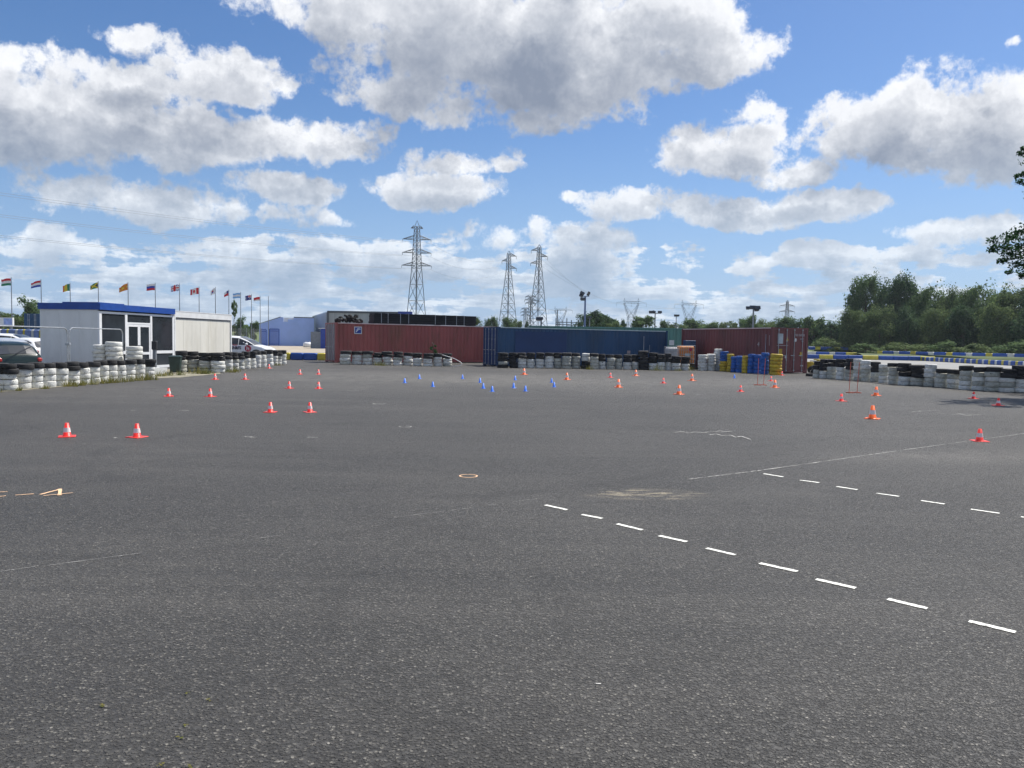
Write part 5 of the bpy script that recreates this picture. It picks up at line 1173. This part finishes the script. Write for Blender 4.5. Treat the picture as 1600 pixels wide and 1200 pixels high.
for i, (x0, x1, yt, D, lab) in enumerate(((1330,1375,536,140,'low bush under the left end of the wood'),(1380,1450,535,134,'long low bush below the wood'),(1455,1500,533,128,'yellowish bush below the wood middle'),(1490,1545,538,124,'low bush left of the rightmost bushes'),(1560,1625,533,116,'yellow-green bush at the right edge'),(1270,1330,528,152,'dark bush behind the far block line'))):
    tree('round_olive' if i % 2 else 'round_mid', x0, x1, yt, D, lab, 'bushes below the wood', name='bush', low=0.0)
# hedges and undergrowth closing the foot of the wood and the far tree line
def hedge(name, label, p0, p1, h, depth, leaves, leaf, m, seed, z0=0):
    rnd = random.Random(seed); mb = MB(); i = mb._m(m); a, b = Vector(p0), Vector(p1)
    for k in range(leaves):
        t_ = rnd.random(); c = a.lerp(b, t_); hh = h * (.72 + .28*noise.noise(Vector((t_*9, seed, 0))) + .12*noise.noise(Vector((t_*33, seed, 2))))
        z = hh * (rnd.random() ** .7); c = c + Vector((rnd.uniform(-.5, .5), rnd.uniform(-depth, depth) * math.sqrt(max(.05, 1 - (z/h)**2)), z + z0))
        nrm = Vector((rnd.gauss(0, .6), rnd.gauss(-.4, .6), rnd.gauss(.4, .6))).normalized(); u = nrm.cross(Vector((0, 0, 1))).normalized(); v = nrm.cross(u); s = leaf * rnd.uniform(.6, 1.3); kk = len(mb.v)
        mb.v += [tuple(c - u*s), tuple(c - v*s*.7), tuple(c + u*s), tuple(c + v*s*.7)]; mb.f.append((kk, kk+1, kk+2, kk+3)); mb.mi.append(i)
    o = mb.obj(name, kind='stuff'); o['label'] = label; return o
hedge('undergrowth', 'dark undergrowth closing the foot of the large wood', P(1255, 172), P(1700, 138), 7.0, 4, 26000, .38, M['leaf_dark'], 3)
hedge('hedge', 'far hedge line between the containers and the wood', P(925, 240), P(1300, 200), 8.2, 4, 16000, .42, M['leaf_mid'], 5)
hedge('hedge', 'far hedge on the bank at the left', P(-60, 168), P(100, 190), 2.6, 3, 7000, .35, M['leaf_olive'], 6, z0=2.2)
hedge('hedge', 'far hedge on the bank behind the lettered car', P(355, 215), P(412, 215), 3.2, 3, 4000, .35, M['leaf_mid'], 8, z0=2.2)

# the near tree standing just outside the right edge, its branches hanging into view
def leaf_cloud(mb, c, r, n, s0, m, rnd, flat=.7):
    i = mb._m(m)
    for k in range(n):
        d = Vector((rnd.gauss(0, 1), rnd.gauss(0, 1), rnd.gauss(0, 1))).normalized(); q = c + Vector((d.x*r, d.y*r, d.z*r*flat)) * (rnd.random() ** .5)
        nrm = Vector((rnd.gauss(0, .6), rnd.gauss(0, .6), rnd.gauss(.5, .6))).normalized(); u = nrm.cross(Vector((rnd.random(), 1, 0))).normalized(); v = nrm.cross(u); s = s0 * rnd.uniform(.6, 1.25); kk = len(mb.v)
        mb.v += [tuple(q - u*s), tuple(q - v*s*.62), tuple(q + u*s*.9), tuple(q + v*s*.62)]; mb.f.append((kk, kk+1, kk+2, kk+3)); mb.mi.append(i)
rnd = random.Random(21); TX, TYY = 22.9, 25.5
nt_ = thing('near_tree', 'leafy tree leaning in from the right edge over the lot', 'tree', (TX, TYY, 0))
lv_ = MB(); br = MB()
br.tube((0, 0, -.1), (-.1, 0, 2.6), .30, M['bark'], 10, .24); br.tube((-.1, 0, 2.6), (-.3, 0, 6.0), .24, M['bark'], 9, .13); br.tube((-.3, 0, 6.0), (-.2, .1, 9.4), .13, M['bark'], 8, .04)
DT = 25.5
def off(px, py, dy=0.0): v = at(px, py, DT + dy); return Vector((v.x - TX, dy, v.z))
tips = [(1563,388,.32),(1550,376,.20),(1576,370,.30),(1592,362,.30),(1580,398,.32),(1566,408,.18),(1592,412,.32),(1548,390,.14),(1576,424,.14),(1600,385,.7),(1612,362,.6),(1608,415,.6),(1585,386,.45),(1597,430,.22),
        (1595,240,.12),(1600,232,.12),(1588,275,.11),(1593,284,.13),(1599,272,.15),(1616,250,.45),(1608,288,.2),(1622,300,.45),(1618,335,.3)]
for j, (px, py, r) in enumerate(tips):
    dy = rnd.uniform(-.8, .8); c = off(px, py, dy); leaf_cloud(lv_, c, r, int(340 * r + 12), .056, M['leaf_near'], rnd)
    a = Vector((-.25, 0, max(2.6, min(8, c.z - 1.0 - (c - Vector((0, 0, c.z))).length*.15)))); mid = a.lerp(c, .55) + Vector((0, 0, .35)); br.tube(a, mid, .07, M['bark'], 6, .035); br.tube(mid, c, .035, M['bark'], 5, .008)
for j in range(16):
    c = off(rnd.uniform(1632, 1760), 545 - rnd.uniform(80, 200), rnd.uniform(-2.2, 1.5)); leaf_cloud(lv_, c, rnd.uniform(.5, .8), 420, .07, M['leaf_near'], rnd); br.tube((-.25, 0, 3.0), c, .06, M['bark'], 5, .012)
for j in range(70):
    a = rnd.uniform(0, 6.28); rr = rnd.uniform(.5, 4.2) ; z = rnd.uniform(3.6, 10.5); rr *= math.sqrt(max(.1, 1 - ((z - 6.8)/4.4)**2)); c = Vector((math.cos(a)*rr, math.sin(a)*rr*1.3, z))
    if (c.x + TX) / (c.y + TYY) < .672: continue
    leaf_cloud(lv_, c, rnd.uniform(.6, 1.0), 380, .07, M['leaf_near'], rnd); br.tube((-.25, 0, max(2.6, z*.7)), c, .07, M['bark'], 5, .015)
lv_.obj('crown', nt_); br.obj('trunk', nt_)

# young plant rising behind the tyre stacks, weeds at the foot of the tyres
p = P(677, 49.6); t = thing('young_shrub', 'young green shrub with a pale top behind the tyre stacks', 'plant', p)
mb = MB(); rn = random.Random(5)
for k in range(9): leaf_cloud(mb, Vector((rn.uniform(-.18, .18), rn.uniform(-.15, .15), .5 + k*.09)), .2 - .012*k, 60, .045, M['leaf_near'], rn)
mb.obj('foliage', t); mb = MB(); leaf_cloud(mb, Vector((0, 0, 1.40)), .10, 14, .025, mat('pale_blossom', (.45, .42, .38), .8), rn); mb.obj('blossom', t)
MB().tube((0, 0, 0), (0, 0, 1.42), .015, M['bark']).obj('stem', t)
def weeds(pts, n, h, seed, label):
    rn = random.Random(seed); mb = MB(); i = mb._m(M['weed'])
    for (px, py, s) in pts:
        c = G(px, py); 
        for k in range(n):
            q = c + Vector((rn.gauss(0, .13*s), rn.gauss(0, .05), 0)); hh = h * s * rn.uniform(.4, 1.1); l = Vector((rn.gauss(0, .35), rn.gauss(0, .35), 1)) * hh; wd = .008
            kk = len(mb.v); mb.v += [(q.x - wd, q.y, 0), (q.x + wd, q.y, 0), (q.x + l.x, q.y + l.y, l.z)]; mb.f.append((kk, kk+1, kk+2)); mb.mi.append(i)
    o = mb.obj('weeds', kind='stuff'); o['label'] = label
weeds([(108,604,1.0),(112,603,.7),(126,602.5,.6),(141,601,1.0),(160,599.5,.8),(172,598.5,1.0),(180,598,1.1),(198,596.5,.9),(214,595,1.0),(228,594,1.2),(236,593.5,1.0),(30,610.5,.4),(-5,613,.5),(70,607.5,.4)], 46, .3, 3, 'dry weeds growing at the foot of the left tyre wall')
weeds([(305,584,1.3),(316,584.5,1.5),(322,584.5,1.0),(362,582,1.4),(369,580.5,1.0),(250,588,1.0),(262,587,1.0),(280,586.5,1.0),(433,571,.9)], 50, .26, 4, 'green weeds before the cream cabin tyres')
weeds([(590,571,1.4),(600,571.5,1.0),(920,577.5,1.2),(1026,579,1.5),(1078,579,2.0),(1060,579.5,.8)], 40, .3, 5, 'weeds among the container tyre stacks')

# ------------------------------------------------------------------ air
hm = bpy.data.materials.new('thin_haze'); hm.use_nodes = True; t_ = hm.node_tree; t_.nodes.clear(); n = N(t_)
o_ = n.new('ShaderNodeOutputMaterial'); pv = n.new('ShaderNodeVolumePrincipled'); pv.inputs['Color'].default_value = (.80, .90, 1, 1)
pv.inputs['Density'].default_value = HAZE; pv.inputs['Anisotropy'].default_value = .2; n.put(o_.inputs['Volume'], pv.outputs[0])
MB().box(-700, 700, -40, 900, -1.5, 56, hm).obj('haze', kind='stuff')
